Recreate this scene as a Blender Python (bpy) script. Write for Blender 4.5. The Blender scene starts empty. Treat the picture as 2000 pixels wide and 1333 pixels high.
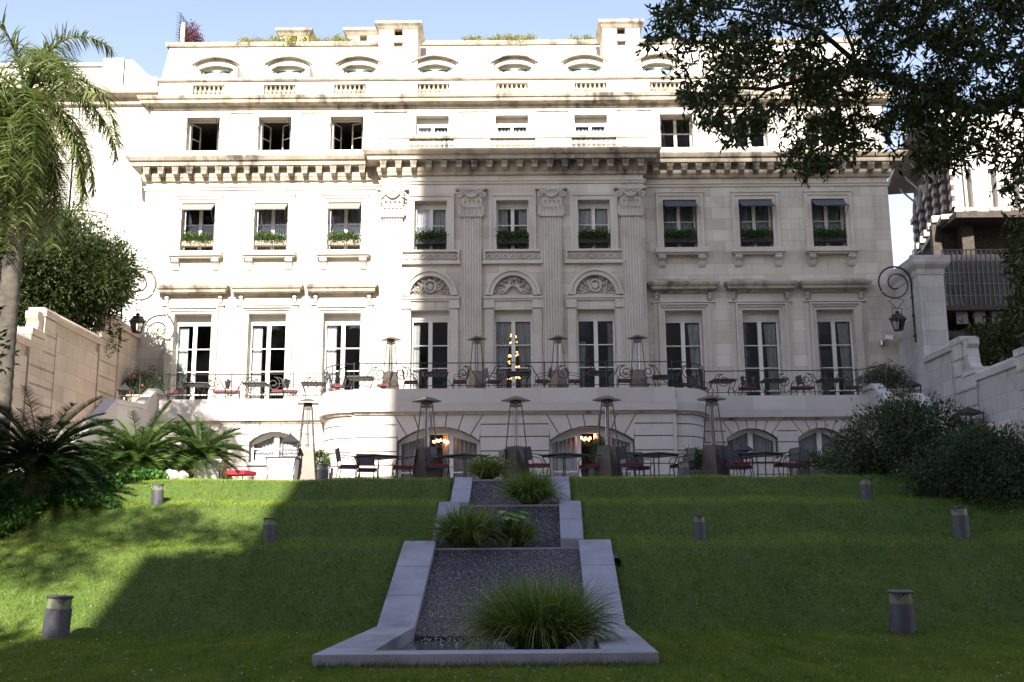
import bpy, bmesh, math, random
import numpy as np
from mathutils import Vector, Matrix
from mathutils.geometry import tessellate_polygon

# ------------------------------------------------------------------ camera, sky, sun, exposure
SC = bpy.context.scene
COL = SC.collection
F_PX, TILT, EYE, ROLL = 2100.0, math.atan(413 / 2100), 1.3, math.radians(0.4)
cam_d = bpy.data.cameras.new('camera'); cam = bpy.data.objects.new('camera', cam_d); COL.objects.link(cam)
cam_d.sensor_width = 36; cam_d.lens = F_PX / 2000 * 36; cam_d.clip_start = 0.1; cam_d.clip_end = 2000
cam.matrix_world = Matrix.Translation((0, 0, EYE)) @ Matrix.Rotation(math.pi / 2 + TILT, 4, 'X') @ Matrix.Rotation(-ROLL, 4, 'Z')
SC.camera = cam

SUN_EL = math.radians(33); SUN_SLOPE = 0.07
world = bpy.data.worlds.new('World'); SC.world = world; world.use_nodes = True
wn = world.node_tree; bg = wn.nodes['Background']
sky = wn.nodes.new('ShaderNodeTexSky'); sky.sky_type = 'NISHITA'; sky.sun_disc = False
sky.sun_elevation = SUN_EL; sky.sun_rotation = math.pi + math.atan(SUN_SLOPE)
sky.air_density = 1.0; sky.dust_density = .3; sky.ozone_density = 1.2
tint = wn.nodes.new('ShaderNodeMix'); tint.data_type = 'RGBA'; tint.blend_type = 'MULTIPLY'; tint.inputs[0].default_value = 1; tint.inputs[7].default_value = (1.20, .95, .84, 1)
wn.links.new(sky.outputs[0], tint.inputs[6]); wn.links.new(tint.outputs[2], bg.inputs[0]); bg.inputs[1].default_value = 0.09
sd = bpy.data.lights.new('sun', 'SUN'); sun = bpy.data.objects.new('sun', sd); COL.objects.link(sun)
sd.energy = 4.0; sd.angle = math.radians(0.5); sd.color = (1, .945, .86)
sun.rotation_euler = Vector((SUN_SLOPE, 1, -math.tan(SUN_EL) * math.hypot(1, SUN_SLOPE))).to_track_quat('-Z', 'Y').to_euler()
SC.view_settings.view_transform = 'Standard'; SC.view_settings.look = 'None'
SC.view_settings.exposure = 1.95; SC.view_settings.gamma = 1.0
SC.render.engine = 'CYCLES'
SC.cycles.max_bounces = 6; SC.cycles.diffuse_bounces = 3; SC.cycles.glossy_bounces = 3
SC.cycles.transparent_max_bounces = 12; SC.cycles.transmission_bounces = 4; SC.cycles.caustics_reflective = False
SC.cycles.caustics_refractive = False

def at(px, py, Y):
    """world (x, z) at depth Y of a point measured on the photograph"""
    u = px - 1000; v = 666.5 - py
    u, v = u * math.cos(ROLL) + v * math.sin(ROLL), -u * math.sin(ROLL) + v * math.cos(ROLL)
    k = Y / (F_PX * math.cos(TILT) - v * math.sin(TILT))
    return u * k, EYE + (F_PX * math.sin(TILT) + v * math.cos(TILT)) * k
def X(px, Y, py=700): return at(px, py, Y)[0]
def Z(py, Y, px=1003): return at(px, py, Y)[1]

# ------------------------------------------------------------------ materials
class NT:
    def __init__(s, name):
        s.m = bpy.data.materials.new(name); s.m.use_nodes = True; s.t = s.m.node_tree
        s.b = s.t.nodes['Principled BSDF']; s.out = s.t.nodes['Material Output']
    def n(s, k, **p):
        o = s.t.nodes.new('ShaderNode' + k)
        for a, b in p.items(): setattr(o, a, b)
        return o
    def l(s, a, b): s.t.links.new(a, b)
    def math(s, op, a, b=0.0, c=None):
        o = s.n('Math', operation=op)
        for i, q in enumerate((a, b, c)):
            if q is None: continue
            if isinstance(q, (int, float)): o.inputs[i].default_value = q
            else: s.l(q, o.inputs[i])
        return o.outputs[0]
    def mix(s, f, a, b, bt='MIX'):
        o = s.n('Mix', data_type='RGBA', blend_type=bt)
        for i, q in ((0, f), (6, a), (7, b)):
            if isinstance(q, (int, float)): o.inputs[i].default_value = q
            elif isinstance(q, tuple): o.inputs[i].default_value = (*q, 1)
            else: s.l(q, o.inputs[i])
        return o.outputs[2]
    def noise(s, vec, scale, detail=4, rough=.55, sc=(1, 1, 1)):
        mp = s.n('Mapping'); mp.inputs['Scale'].default_value = sc; s.l(vec, mp.inputs[0])
        o = s.n('TexNoise'); o.inputs['Scale'].default_value = scale; o.inputs['Detail'].default_value = detail
        o.inputs['Roughness'].default_value = rough; s.l(mp.outputs[0], o.inputs['Vector'])
        return o.outputs[0]
    def ramp(s, f, lo, hi):
        o = s.n('MapRange'); o.inputs[1].default_value = lo; o.inputs[2].default_value = hi; s.l(f, o.inputs[0]); return o.outputs[0]
    def pos(s): return s.n('NewGeometry').outputs['Position']
    def bump(s, h, strength=.3, dist=.02):
        o = s.n('Bump'); o.inputs['Strength'].default_value = strength; o.inputs['Distance'].default_value = dist
        s.l(h, o.inputs['Height']); s.l(o.outputs[0], s.b.inputs['Normal'])

def simple(name, c, c2=None, rough=.6, scale=6, metal=0, bump=0, spec=.5):
    t = NT(name); p = t.pos()
    nz = t.noise(p, scale)
    c2 = c2 or tuple(v * .8 for v in c)
    t.l(t.mix(t.ramp(nz, .35, .65), c, c2), t.b.inputs['Base Color'])
    t.b.inputs['Roughness'].default_value = rough; t.b.inputs['Metallic'].default_value = metal
    t.b.inputs['Specular IOR Level'].default_value = spec
    if bump: t.bump(nz, bump)
    return t.m

def stone(name, c1, c2, bw=.95, bh=.42, joint=.006, dark=.7, stain=.35, streak=.0, bump=.25, vary=.75, lines=True):
    t = NT(name); g = t.n('NewGeometry'); s = t.n('SeparateXYZ'); t.l(g.outputs['Position'], s.inputs[0])
    sn = t.n('SeparateXYZ'); t.l(g.outputs['True Normal'], sn.inputs[0])
    side = t.math('GREATER_THAN', t.math('ABSOLUTE', sn.outputs[0]), .7)
    u = t.math('ADD', t.math('MULTIPLY', s.outputs[1], side), t.math('MULTIPLY', s.outputs[0], t.math('SUBTRACT', 1.0, side)))
    cb = t.n('CombineXYZ'); t.l(u, cb.inputs[0]); t.l(s.outputs[2], cb.inputs[1])
    n1 = t.noise(g.outputs['Position'], .9, 5, .6); n2 = t.noise(g.outputs['Position'], 14, 4, .6)
    if lines:
        br = t.n('TexBrick'); t.l(cb.outputs[0], br.inputs['Vector'])
        br.inputs['Scale'].default_value = 1; br.inputs['Brick Width'].default_value = bw; br.inputs['Row Height'].default_value = bh
        br.inputs['Mortar Size'].default_value = joint; br.inputs['Mortar Smooth'].default_value = .3; br.inputs['Bias'].default_value = 0
        br.inputs['Color1'].default_value = (*c1, 1); br.inputs['Color2'].default_value = (*c2, 1)
        br.inputs['Mortar'].default_value = (*(v * dark for v in c2), 1)
        col = br.outputs[0]
    else: col = t.mix(t.ramp(n1, .3, .7), c1, c2)
    dirt = t.mix(1.0, col, tuple(v * .62 for v in (1.0, .97, .92)), 'MULTIPLY')
    col = t.mix(t.math('MULTIPLY', t.ramp(n1, .5, .78), stain), col, dirt)
    col = t.mix(t.math('MULTIPLY', t.ramp(n2, .45, .75), .12), col, (.33, .29, .24))
    if streak:
        st = t.noise(g.outputs['Position'], 2.2, 5, .65, (1, 1, .12)); st2 = t.noise(g.outputs['Position'], .55, 3)
        f = t.math('MULTIPLY', t.math('MULTIPLY', t.ramp(st, .42, .62), t.ramp(st2, .36, .6)), streak)
        col = t.mix(f, col, (.07, .062, .055))
    t.l(col, t.b.inputs['Base Color']); t.b.inputs['Roughness'].default_value = .85; t.b.inputs['Specular IOR Level'].default_value = .25
    h = n2
    if lines: h = t.math('SUBTRACT', t.math('MULTIPLY', n2, .4), t.math('MULTIPLY', br.outputs[1], 1.0))
    t.bump(h, bump, .012)
    return t.m

def leafmat(name, c1, c2, rough=.45, trans=.3, c3=None):
    t = NT(name); a = t.n('Attribute', attribute_name='tone')
    col = t.mix(a.outputs['Fac'], c1, c2)
    if c3: col = t.mix(t.ramp(a.outputs['Fac'], .86, .9), col, c3)
    t.l(col, t.b.inputs['Base Color']); t.b.inputs['Roughness'].default_value = rough; t.b.inputs['Specular IOR Level'].default_value = .22
    tr = t.n('BsdfTranslucent'); t.l(t.mix(.5, col, (c2[0] * 1.6, c2[1] * 1.9, c2[2])), tr.inputs[0])
    mx = t.n('MixShader'); mx.inputs[0].default_value = trans
    t.l(t.b.outputs[0], mx.inputs[1]); t.l(tr.outputs[0], mx.inputs[2]); t.l(mx.outputs[0], t.out.inputs[0])
    return t.m

def glassmat(name, tint=(.75, .8, .8), refl=.22, rough=.01):
    t = NT(name)
    tr = t.n('BsdfTransparent'); tr.inputs[0].default_value = (*tint, 1)
    gl = t.n('BsdfGlossy'); gl.inputs['Roughness'].default_value = rough; gl.inputs[0].default_value = (.9, .93, 1, 1)
    nz = t.noise(t.pos(), 1.3, 2); bp = t.n('Bump'); bp.inputs['Strength'].default_value = .04; bp.inputs['Distance'].default_value = .05
    t.l(nz, bp.inputs['Height']); t.l(bp.outputs[0], gl.inputs['Normal'])
    fr = t.n('Fresnel'); fr.inputs[0].default_value = 1.5
    f = t.math('MINIMUM', t.math('ADD', fr.outputs[0], refl), 1.0)
    mx = t.n('MixShader'); t.l(f, mx.inputs[0]); t.l(tr.outputs[0], mx.inputs[1]); t.l(gl.outputs[0], mx.inputs[2])
    t.l(mx.outputs[0], t.out.inputs[0]); return t.m

def emis(name, c, s):
    t = NT(name); t.b.inputs['Base Color'].default_value = (*c, 1); t.b.inputs['Emission Color'].default_value = (*c, 1)
    t.b.inputs['Emission Strength'].default_value = s; return t.m

S1, S2 = (.60, .545, .47), (.53, .475, .40)
M = dict(
    wall=stone('facade_ashlar', (.66, .61, .52), (.52, .465, .38), 1.02, .47, .008, .7, .45, streak=.22),
    attic=stone('attic_stucco', (.64, .59, .52), (.61, .56, .48), 1.3, .5, .004, .9, .4, lines=False, streak=.28),
    cornice=stone('cornice_stone', (.50, .43, .33), (.39, .33, .25), 1.3, 3, .005, .8, .4, streak=.9, lines=False),
    trim=stone('trim_stone', (.60, .55, .48), (.52, .47, .40), stain=.35, lines=False),
    carve=stone('carved_stone', (.56, .51, .45), (.44, .40, .34), stain=.5, lines=False, bump=.4),
    rust=stone('rusticated_stone', (.62, .57, .51), (.56, .51, .45), 1.25, 3.1, .004, .8, .35, lines=False),
    joint=simple('joint_mortar', (.20, .175, .145), rough=.95),  # even dark brown for the recessed joint backing
    parapet=stone('parapet_stone', (.61, .56, .51), (.50, .45, .41), 1.9, .62, .005, .75, .3),
    garden_wall=stone('garden_wall_stone', (.64, .52, .40), (.50, .40, .30), 1.05, .52, .006, .65, .4, streak=.15),
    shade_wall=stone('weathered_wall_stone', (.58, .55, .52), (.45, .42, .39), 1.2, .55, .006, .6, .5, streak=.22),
    roof=stone('mansard_slate', (.60, .57, .52), (.55, .52, .47), .4, .2, .004, .85, .3),
    brown_stone=stone('brown_banded_stone', (.15, .10, .085), (.11, .08, .07), lines=False, stain=.5),
    brick=stone('pale_brick', (.62, .50, .42), (.55, .43, .35), .24, .075, .008, 1.35, .3),
    neighbour=stone('neighbour_render', (.64, .60, .55), (.60, .56, .50), 1.6, .6, .004, .9, .4, lines=False),
    white=simple('white_paint', (.72, .70, .65), (.66, .63, .57), .45, 3),
    green=simple('sea_green_paint', (.07, .19, .15), (.055, .15, .12), .5, 3),
    greycloth=simple('awning_canvas', (.21, .19, .17), (.18, .165, .15), .9, 12),
    darkcloth=simple('slate_canvas', (.085, .09, .11), (.07, .075, .09), .9, 12),
    curtain=simple('curtain_cloth', (.72, .73, .72), (.6, .62, .62), .9, 5),
    net=simple('net_curtain', (.58, .60, .62), (.48, .50, .52), .9, 5),
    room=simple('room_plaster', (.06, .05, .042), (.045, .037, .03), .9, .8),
    glass=glassmat('window_glass', (.92, .94, .94), .015),
    clear=glassmat('clear_glass', (.93, .95, .95), .03),
    iron=simple('black_iron', (.018, .017, .018), (.03, .027, .025), .5, 20, spec=.5),
    bronze=simple('brown_powder_coat', (.13, .10, .08), (.105, .083, .067), .38, 3, .35),
    steel=simple('brushed_steel', (.42, .40, .38), (.35, .33, .31), .3, 10, .9),
    sling=simple('grey_sling_mesh', (.075, .08, .09), (.06, .065, .075), .7, 30),
    lightsling=simple('pale_sling_mesh', (.20, .20, .22), (.17, .17, .19), .7, 30),
    red=simple('red_cushion', (.30, .012, .022), (.24, .01, .02), .85, 15),
    tabletop=simple('table_slate', (.10, .085, .075), (.14, .12, .11), .4, 8),
    cloth=simple('white_linen', (.75, .74, .72), (.7, .69, .66), .9, 6),
    grey_slab=stone('grey_granite_slab', (.40, .39, .45), (.31, .30, .355), .9, 3.2, .004, .8, .7, lines=False, bump=.6, streak=.22),
    dark_slab=stone('dark_granite', (.085, .08, .085), (.06, .057, .06), lines=False, stain=.5),
    bollard=simple('grey_bollard_metal', (.125, .12, .14), (.10, .096, .115), .55, 9, .3),
    lens=simple('frosted_lens', (.25, .25, .17), (.2, .2, .13), .3, 6),
    terracotta=simple('stone_trough', (.42, .34, .26), (.36, .28, .21), .9, 5, bump=.2),
    planter=simple('grey_planter_wood', (.19, .18, .18), (.15, .145, .145), .7, 9),
    bark=simple('tree_bark', (.075, .06, .048), (.045, .037, .03), .95, 9, bump=.6),
    palmbark=simple('palm_bark', (.105, .088, .07), (.055, .046, .037), .95, 5, bump=.6),
    pave=stone('terrace_paving', (.42, .39, .36), (.36, .33, .30), .6, .6, .006, .7, .4, lines=False),
    soil=simple('garden_soil', (.035, .026, .018), (.02, .016, .012), .95, 14, bump=.6),
    tower=stone('tower_concrete', (.40, .37, .34), (.35, .32, .29), 3, 3, .02, .6, .3),
    chair_red=simple('red_lounge_canvas', (.45, .012, .03), (.36, .01, .025), .8, 8),
    warm=emis('warm_lamp', (1, .36, .12), 9), flame=emis('amber_lamp', (1, .36, .09), 3),
    leaf_dark=leafmat('fig_leaf', (.016, .030, .007), (.075, .095, .026), .38, .15),
    leaf_tree=leafmat('feathery_tree_leaf', (.014, .028, .008), (.06, .08, .024), .5, .3),
    leaf_shrub=leafmat('shrub_leaf', (.025, .046, .018), (.11, .145, .075), .4, .15),
    leaf_box=leafmat('boxwood_leaf', (.035, .07, .018), (.09, .14, .04), .45, .2),
    leaf_ivy=leafmat('ivy_leaf', (.03, .09, .018), (.10, .22, .05), .4, .25),
    leaf_sunny=leafmat('sunlit_cycad_leaflet', (.04, .09, .02), (.14, .20, .06), .35, .2),  # cycad leaf with sunlight painted in as a lighter green
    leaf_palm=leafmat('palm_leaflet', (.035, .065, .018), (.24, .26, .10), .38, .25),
    leaf_cycad_shade=leafmat('shaded_cycad_leaflet', (.012, .032, .010), (.04, .07, .024), .35, .15),  # same cycad leaf with shade painted in as a darker green
    leaf_red=leafmat('purple_leaf', (.10, .03, .045), (.16, .06, .08), .6, .25),
    leaf_roof=leafmat('roof_creeper_leaf', (.16, .17, .03), (.28, .26, .05), .6, .25),
    blade=leafmat('ornamental_grass_blade', (.045, .09, .012), (.20, .25, .06), .4, .3, (.42, .42, .22)),
    hosta=leafmat('hosta_leaf', (.13, .28, .05), (.30, .42, .12), .35, .35),
    petal=leafmat('fallen_petal', (.22, .15, .07), (.55, .52, .40), .6, .1),
    flower=simple('pink_blossom', (.6, .08, .12), rough=.8),
)
def gravel():
    t = NT('dark_gravel_water'); p = t.pos()
    mp = t.n('Mapping'); mp.inputs['Scale'].default_value = (1, 1, 1.5); t.l(p, mp.inputs[0])
    v = t.n('TexVoronoi'); v.inputs['Scale'].default_value = 27; t.l(mp.outputs[0], v.inputs['Vector'])
    nz = t.noise(p, 34, 2, .5); big = t.noise(p, 1.7, 3); rc = t.n('SeparateColor'); t.l(v.outputs['Color'], rc.inputs[0])
    col = t.mix(rc.outputs[0], (.08, .073, .078), (.25, .23, .24))
    col = t.mix(t.ramp(v.outputs['Distance'], .35, .62), col, (.012, .011, .014))
    col = t.mix(t.math('MULTIPLY', t.ramp(rc.outputs[1], .80, .86), t.ramp(v.outputs['Distance'], .42, .2)), col, (.66, .63, .64))
    s_ = t.n('SeparateXYZ'); t.l(p, s_.inputs[0]); w = t.math('SINE', t.math('MULTIPLY', s_.outputs[2], 150.0))
    col = t.mix(t.math('MULTIPLY', t.ramp(w, -.2, 1), .35), col, (.03, .028, .034))
    t.l(t.mix(t.math('MULTIPLY', big, .3), col, (.05, .045, .055)), t.b.inputs['Base Color']); t.b.inputs['Roughness'].default_value = .6
    t.bump(t.math('SUBTRACT', nz, v.outputs['Distance']), 1.0, .03)
    return t.m
M['gravel'] = gravel()
def lawnmat():
    t = NT('lawn_turf'); p = t.pos(); n1 = t.noise(p, .8, 5, .6); n2 = t.noise(p, 9, 4)
    col = t.mix(t.ramp(n1, .35, .7), (.045, .09, .008), (.08, .12, .018))
    col = t.mix(t.math('MULTIPLY', t.ramp(n2, .5, .8), .4), col, (.10, .09, .035))
    t.l(col, t.b.inputs['Base Color']); t.b.inputs['Roughness'].default_value = .9; t.bump(n2, .8, .05)
    return t.m
M['lawn'] = lawnmat()
def grassmat():
    t = NT('grass_blades'); p = t.pos(); n1 = t.noise(p, .55, 5, .65); n3 = t.noise(p, 2.6, 4, .6)
    a = t.n('Attribute', attribute_name='tone').outputs['Fac']
    n4 = t.noise(p, 11, 3, .6); n5 = t.noise(p, 1.1, 4, .6, (3.2, .35, .35))
    col = t.mix(t.ramp(t.math('ADD', t.math('MULTIPLY', a, .35), t.math('ADD', t.math('MULTIPLY', n4, .6), t.math('MULTIPLY', n5, .95))), .66, 1.2), (.085, .165, .016), (.25, .33, .045))
    slope_lit = t.n('Attribute', attribute_name='slope_light').outputs['Fac']
    col = t.mix(1.0, col, t.mix(slope_lit, (.60, .60, .56), (1.45, 1.40, 1.15)), 'MULTIPLY')  # light painted into the grass: flat treads brightened, steep banks darkened
    col = t.mix(t.math('MULTIPLY', t.ramp(n1, .48, .72), .45), col, (.27, .29, .05))
    col = t.mix(t.math('MULTIPLY', t.ramp(n3, .56, .74), .6), col, (.33, .29, .11))
    col = t.mix(t.math('MULTIPLY', t.ramp(a, .97, .99), .8), col, (.34, .33, .20))
    t.l(col, t.b.inputs['Base Color']); t.b.inputs['Roughness'].default_value = .5; t.b.inputs['Specular IOR Level'].default_value = .25
    tr = t.n('BsdfTranslucent'); t.l(col, tr.inputs[0]); mx = t.n('MixShader'); mx.inputs[0].default_value = .35
    t.l(t.b.outputs[0], mx.inputs[1]); t.l(tr.outputs[0], mx.inputs[2]); t.l(mx.outputs[0], t.out.inputs[0]); return t.m
M['grass'] = grassmat()
def watermat():
    t = NT('dark_pool_water'); t.b.inputs['Base Color'].default_value = (.012, .012, .015, 1); t.b.inputs['Roughness'].default_value = .06
    t.bump(t.noise(t.pos(), 9, 3), .25, .03); return t.m
M['water'] = watermat()

# ------------------------------------------------------------------ mesh helpers
def link(name, me, m, parent=None, smooth=False):
    o = bpy.data.objects.new(name, me); COL.objects.link(o)
    if m is not None: me.materials.append(M[m] if isinstance(m, str) else m)
    if parent: o.parent = parent
    if smooth:
        me.polygons.foreach_set('use_smooth', [True] * len(me.polygons))
    return o
class MB:
    def __init__(s, mat=None): s.v = []; s.f = []; s.M = mat
    def add(s, vs, fs):
        b = len(s.v)
        if s.M is not None: vs = [tuple(s.M @ Vector(p)) for p in vs]
        s.v += [tuple(p) for p in vs]; s.f += [tuple(b + i for i in q) for q in fs]; return s
    def box(s, x0, x1, y0, y1, z0, z1):
        return s.add([(x0, y0, z0), (x1, y0, z0), (x1, y1, z0), (x0, y1, z0), (x0, y0, z1), (x1, y0, z1), (x1, y1, z1), (x0, y1, z1)],
                     [(0, 3, 2, 1), (4, 5, 6, 7), (0, 1, 5, 4), (1, 2, 6, 5), (2, 3, 7, 6), (3, 0, 4, 7)])
    def hexa(s, b, t):
        return s.add(list(b) + list(t), [(0, 3, 2, 1), (4, 5, 6, 7), (0, 1, 5, 4), (1, 2, 6, 5), (2, 3, 7, 6), (3, 0, 4, 7)])
    def frustum(s, w0, w1, z0, z1, cx=0, cy=0):
        q = lambda w, z: [(cx - w, cy - w, z), (cx + w, cy - w, z), (cx + w, cy + w, z), (cx - w, cy + w, z)]
        return s.hexa(q(w0, z0), q(w1, z1))
    def prism(s, poly, y0, y1, ax='y'):
        n = len(poly)
        P = (lambda a, b, c: (a, c, b)) if ax == 'y' else ((lambda a, b, c: (c, a, b)) if ax == 'x' else (lambda a, b, c: (a, b, c)))
        vs = [P(a, b, y0) for a, b in poly] + [P(a, b, y1) for a, b in poly]
        tri = tessellate_polygon([[Vector((a, b, 0)) for a, b in poly]])
        fs = [tuple(q) for q in tri] + [tuple(n + i for i in reversed(q)) for q in tri] + [(i, (i + 1) % n, n + (i + 1) % n, n + i) for i in range(n)]
        return s.add(vs, fs)
    def tube(s, pts, r, n=6, closed=False, cap=True):
        P = [Vector(p) for p in pts]; L = len(P); vs = []; rr = r if hasattr(r, '__len__') else [r] * L
        up = Vector((0, 0, 1)); prev = None
        for i in range(L):
            a = P[i - 1] if (i > 0 or closed) else P[i]; b = P[(i + 1) % L] if (i < L - 1 or closed) else P[i]
            d = (b - a)
            if d.length < 1e-9: d = Vector((0, 0, 1))
            d.normalize()
            if prev is None: s1 = d.cross(up) if abs(d.z) < .95 else d.cross(Vector((0, 1, 0)))
            else: s1 = prev - d * prev.dot(d)
            if s1.length < 1e-6: s1 = d.cross(Vector((1, .3, 0)))
            s1.normalize(); prev = s1; s2 = d.cross(s1)
            for k in range(n):
                t = 2 * math.pi * k / n; vs.append(P[i] + (s1 * math.cos(t) + s2 * math.sin(t)) * rr[i])
        fs = [(i * n + k, i * n + (k + 1) % n, ((i + 1) % L) * n + (k + 1) % n, ((i + 1) % L) * n + k) for i in range(L if closed else L - 1) for k in range(n)]
        if cap and not closed: fs += [tuple(range(n - 1, -1, -1)), tuple((L - 1) * n + k for k in range(n))]
        return s.add(vs, fs)
    def lathe(s, prof, cx=0, cy=0, n=12):
        vs = []; L = len(prof)
        for r, z in prof:
            for k in range(n):
                t = 2 * math.pi * k / n; vs.append((cx + r * math.cos(t), cy + r * math.sin(t), z))
        fs = [(i * n + k, i * n + (k + 1) % n, (i + 1) * n + (k + 1) % n, (i + 1) * n + k) for i in range(L - 1) for k in range(n)]
        fs += [tuple(range(n - 1, -1, -1)), tuple((L - 1) * n + k for k in range(n))]
        return s.add(vs, fs)
    def ball(s, c, rx, ry=None, rz=None, n=8, m=5):
        ry = ry or rx; rz = rz or rx; vs = []
        for i in range(1, m):
            p = math.pi * i / m
            for k in range(n):
                t = 2 * math.pi * k / n; vs.append((c[0] + rx * math.sin(p) * math.cos(t), c[1] + ry * math.sin(p) * math.sin(t), c[2] - rz * math.cos(p)))
        vs += [(c[0], c[1], c[2] - rz), (c[0], c[1], c[2] + rz)]; a = len(vs) - 2
        fs = [(i * n + k, i * n + (k + 1) % n, (i + 1) * n + (k + 1) % n, (i + 1) * n + k) for i in range(m - 2) for k in range(n)]
        fs += [(a, (k + 1) % n, k) for k in range(n)] + [(a + 1, (m - 2) * n + k, (m - 2) * n + (k + 1) % n) for k in range(n)]
        return s.add(vs, fs)
    def mould(s, prof, path, close=True):
        """sweep a closed profile [(projection, z)] along an XY path, outwards to the right of travel"""
        P = [Vector((x, y)) for x, y in path]; L = len(P); nrm = []
        for i in range(L):
            ds = []
            if i > 0: ds.append((P[i] - P[i - 1]).normalized())
            if i < L - 1: ds.append((P[i + 1] - P[i]).normalized())
            ns = [Vector((d.y, -d.x)) for d in ds]
            if len(ns) == 2:
                m = (ns[0] + ns[1]); m.normalize(); m = m / max(.3, m.dot(ns[0]))
            else: m = ns[0]
            nrm.append(m)
        k = len(prof); vs = [(P[i].x + nrm[i].x * p, P[i].y + nrm[i].y * p, z) for i in range(L) for p, z in prof]
        fs = [(i * k + j, i * k + (j + 1) % k, (i + 1) * k + (j + 1) % k, (i + 1) * k + j) for i in range(L - 1) for j in range(k)]
        tri = tessellate_polygon([[Vector((a, b, 0)) for a, b in prof]])
        fs += [tuple(q) for q in tri] + [tuple((L - 1) * k + i for i in q) for q in tri]
        return s.add(vs, fs)
    def wall(s, outline, holes, y, depth):
        """front face in the XZ plane at y with holes; the reveals run back by depth"""
        polys = [[Vector((a, b, 0)) for a, b in p] for p in [outline] + holes]
        flat = [(a, y, b) for p in [outline] + holes for a, b in p]
        s.add(flat, [tuple(q) for q in tessellate_polygon(polys)])
        for h in holes:
            n = len(h)
            s.add([(a, y, b) for a, b in h] + [(a, y + depth, b) for a, b in h], [(i, (i + 1) % n, n + (i + 1) % n, n + i) for i in range(n)])
        return s
    def build(s, name, m, parent=None, smooth=False, bevel=0):
        me = bpy.data.meshes.new(name); me.from_pydata(s.v, [], s.f)
        bm = bmesh.new(); bm.from_mesh(me); bmesh.ops.recalc_face_normals(bm, faces=bm.faces); bm.to_mesh(me); bm.free()
        o = link(name, me, m, parent, False)
        if smooth: me.set_sharp_from_angle(angle=math.radians(40)); me.polygons.foreach_set('use_smooth', [True] * len(me.polygons)); me.set_sharp_from_angle(angle=math.radians(40))
        if bevel:
            b = o.modifiers.new('bevel', 'BEVEL'); b.width = bevel; b.segments = 2; b.limit_method = 'ANGLE'
        return o

def rect(x0, x1, z0, z1): return [(x0, z0), (x1, z0), (x1, z1), (x0, z1)]
def seg_arch(x0, x1, z0, zs, zt, n=12):
    """opening with a segmental arch: springing zs, crown zt"""
    w = (x1 - x0) / 2; h = zt - zs; R = (w * w + h * h) / (2 * h); cx = (x0 + x1) / 2; cz = zt - R; a = math.asin(min(1, w / R))
    return [(x0, z0), (x1, z0)] + [(cx + R * math.sin(a - 2 * a * i / n), cz + R * math.cos(a - 2 * a * i / n)) for i in range(n + 1)]

def tag(o, label=None, cat=None, group=None, kind=None):
    for k, v in (('label', label), ('category', cat), ('group', group), ('kind', kind)):
        if v: o[k] = v
    return o
def thing(name, label, cat, loc=(0, 0, 0), rz=0, group=None):
    o = bpy.data.objects.new(name, None); COL.objects.link(o); o.location = loc; o.rotation_euler = (0, 0, rz)
    return tag(o, label, cat, group)
KIDS = {}
def copy_tree(o, parent=None, loc=None, rz=None, label=None):
    c = o.copy(); COL.objects.link(c); c.parent = parent
    if loc is not None: c.location = loc
    if rz is not None: c.rotation_euler = (0, 0, rz)
    if label: c['label'] = label
    for ch in list(o.children): copy_tree(ch, c)
    return c

def np_mesh(name, V, Fq, m, parent=None, tone=None, slope_light=None):
    """V (n,3), Fq (k,3 or 4) arrays, one tone value per face"""
    me = bpy.data.meshes.new(name); k = Fq.shape[1]
    me.vertices.add(len(V)); me.vertices.foreach_set('co', V.astype(np.float32).ravel())
    me.loops.add(Fq.size); me.loops.foreach_set('vertex_index', Fq.astype(np.int32).ravel())
    me.polygons.add(len(Fq)); me.polygons.foreach_set('loop_start', np.arange(0, Fq.size, k, dtype=np.int32))
    if tone is not None:
        a = me.attributes.new('tone', 'FLOAT', 'FACE'); a.data.foreach_set('value', tone.astype(np.float32))
    if slope_light is not None:
        a = me.attributes.new('slope_light', 'FLOAT', 'FACE'); a.data.foreach_set('value', slope_light.astype(np.float32))
    me.update(calc_edges=True)
    return link(name, me, m, parent)

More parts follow.
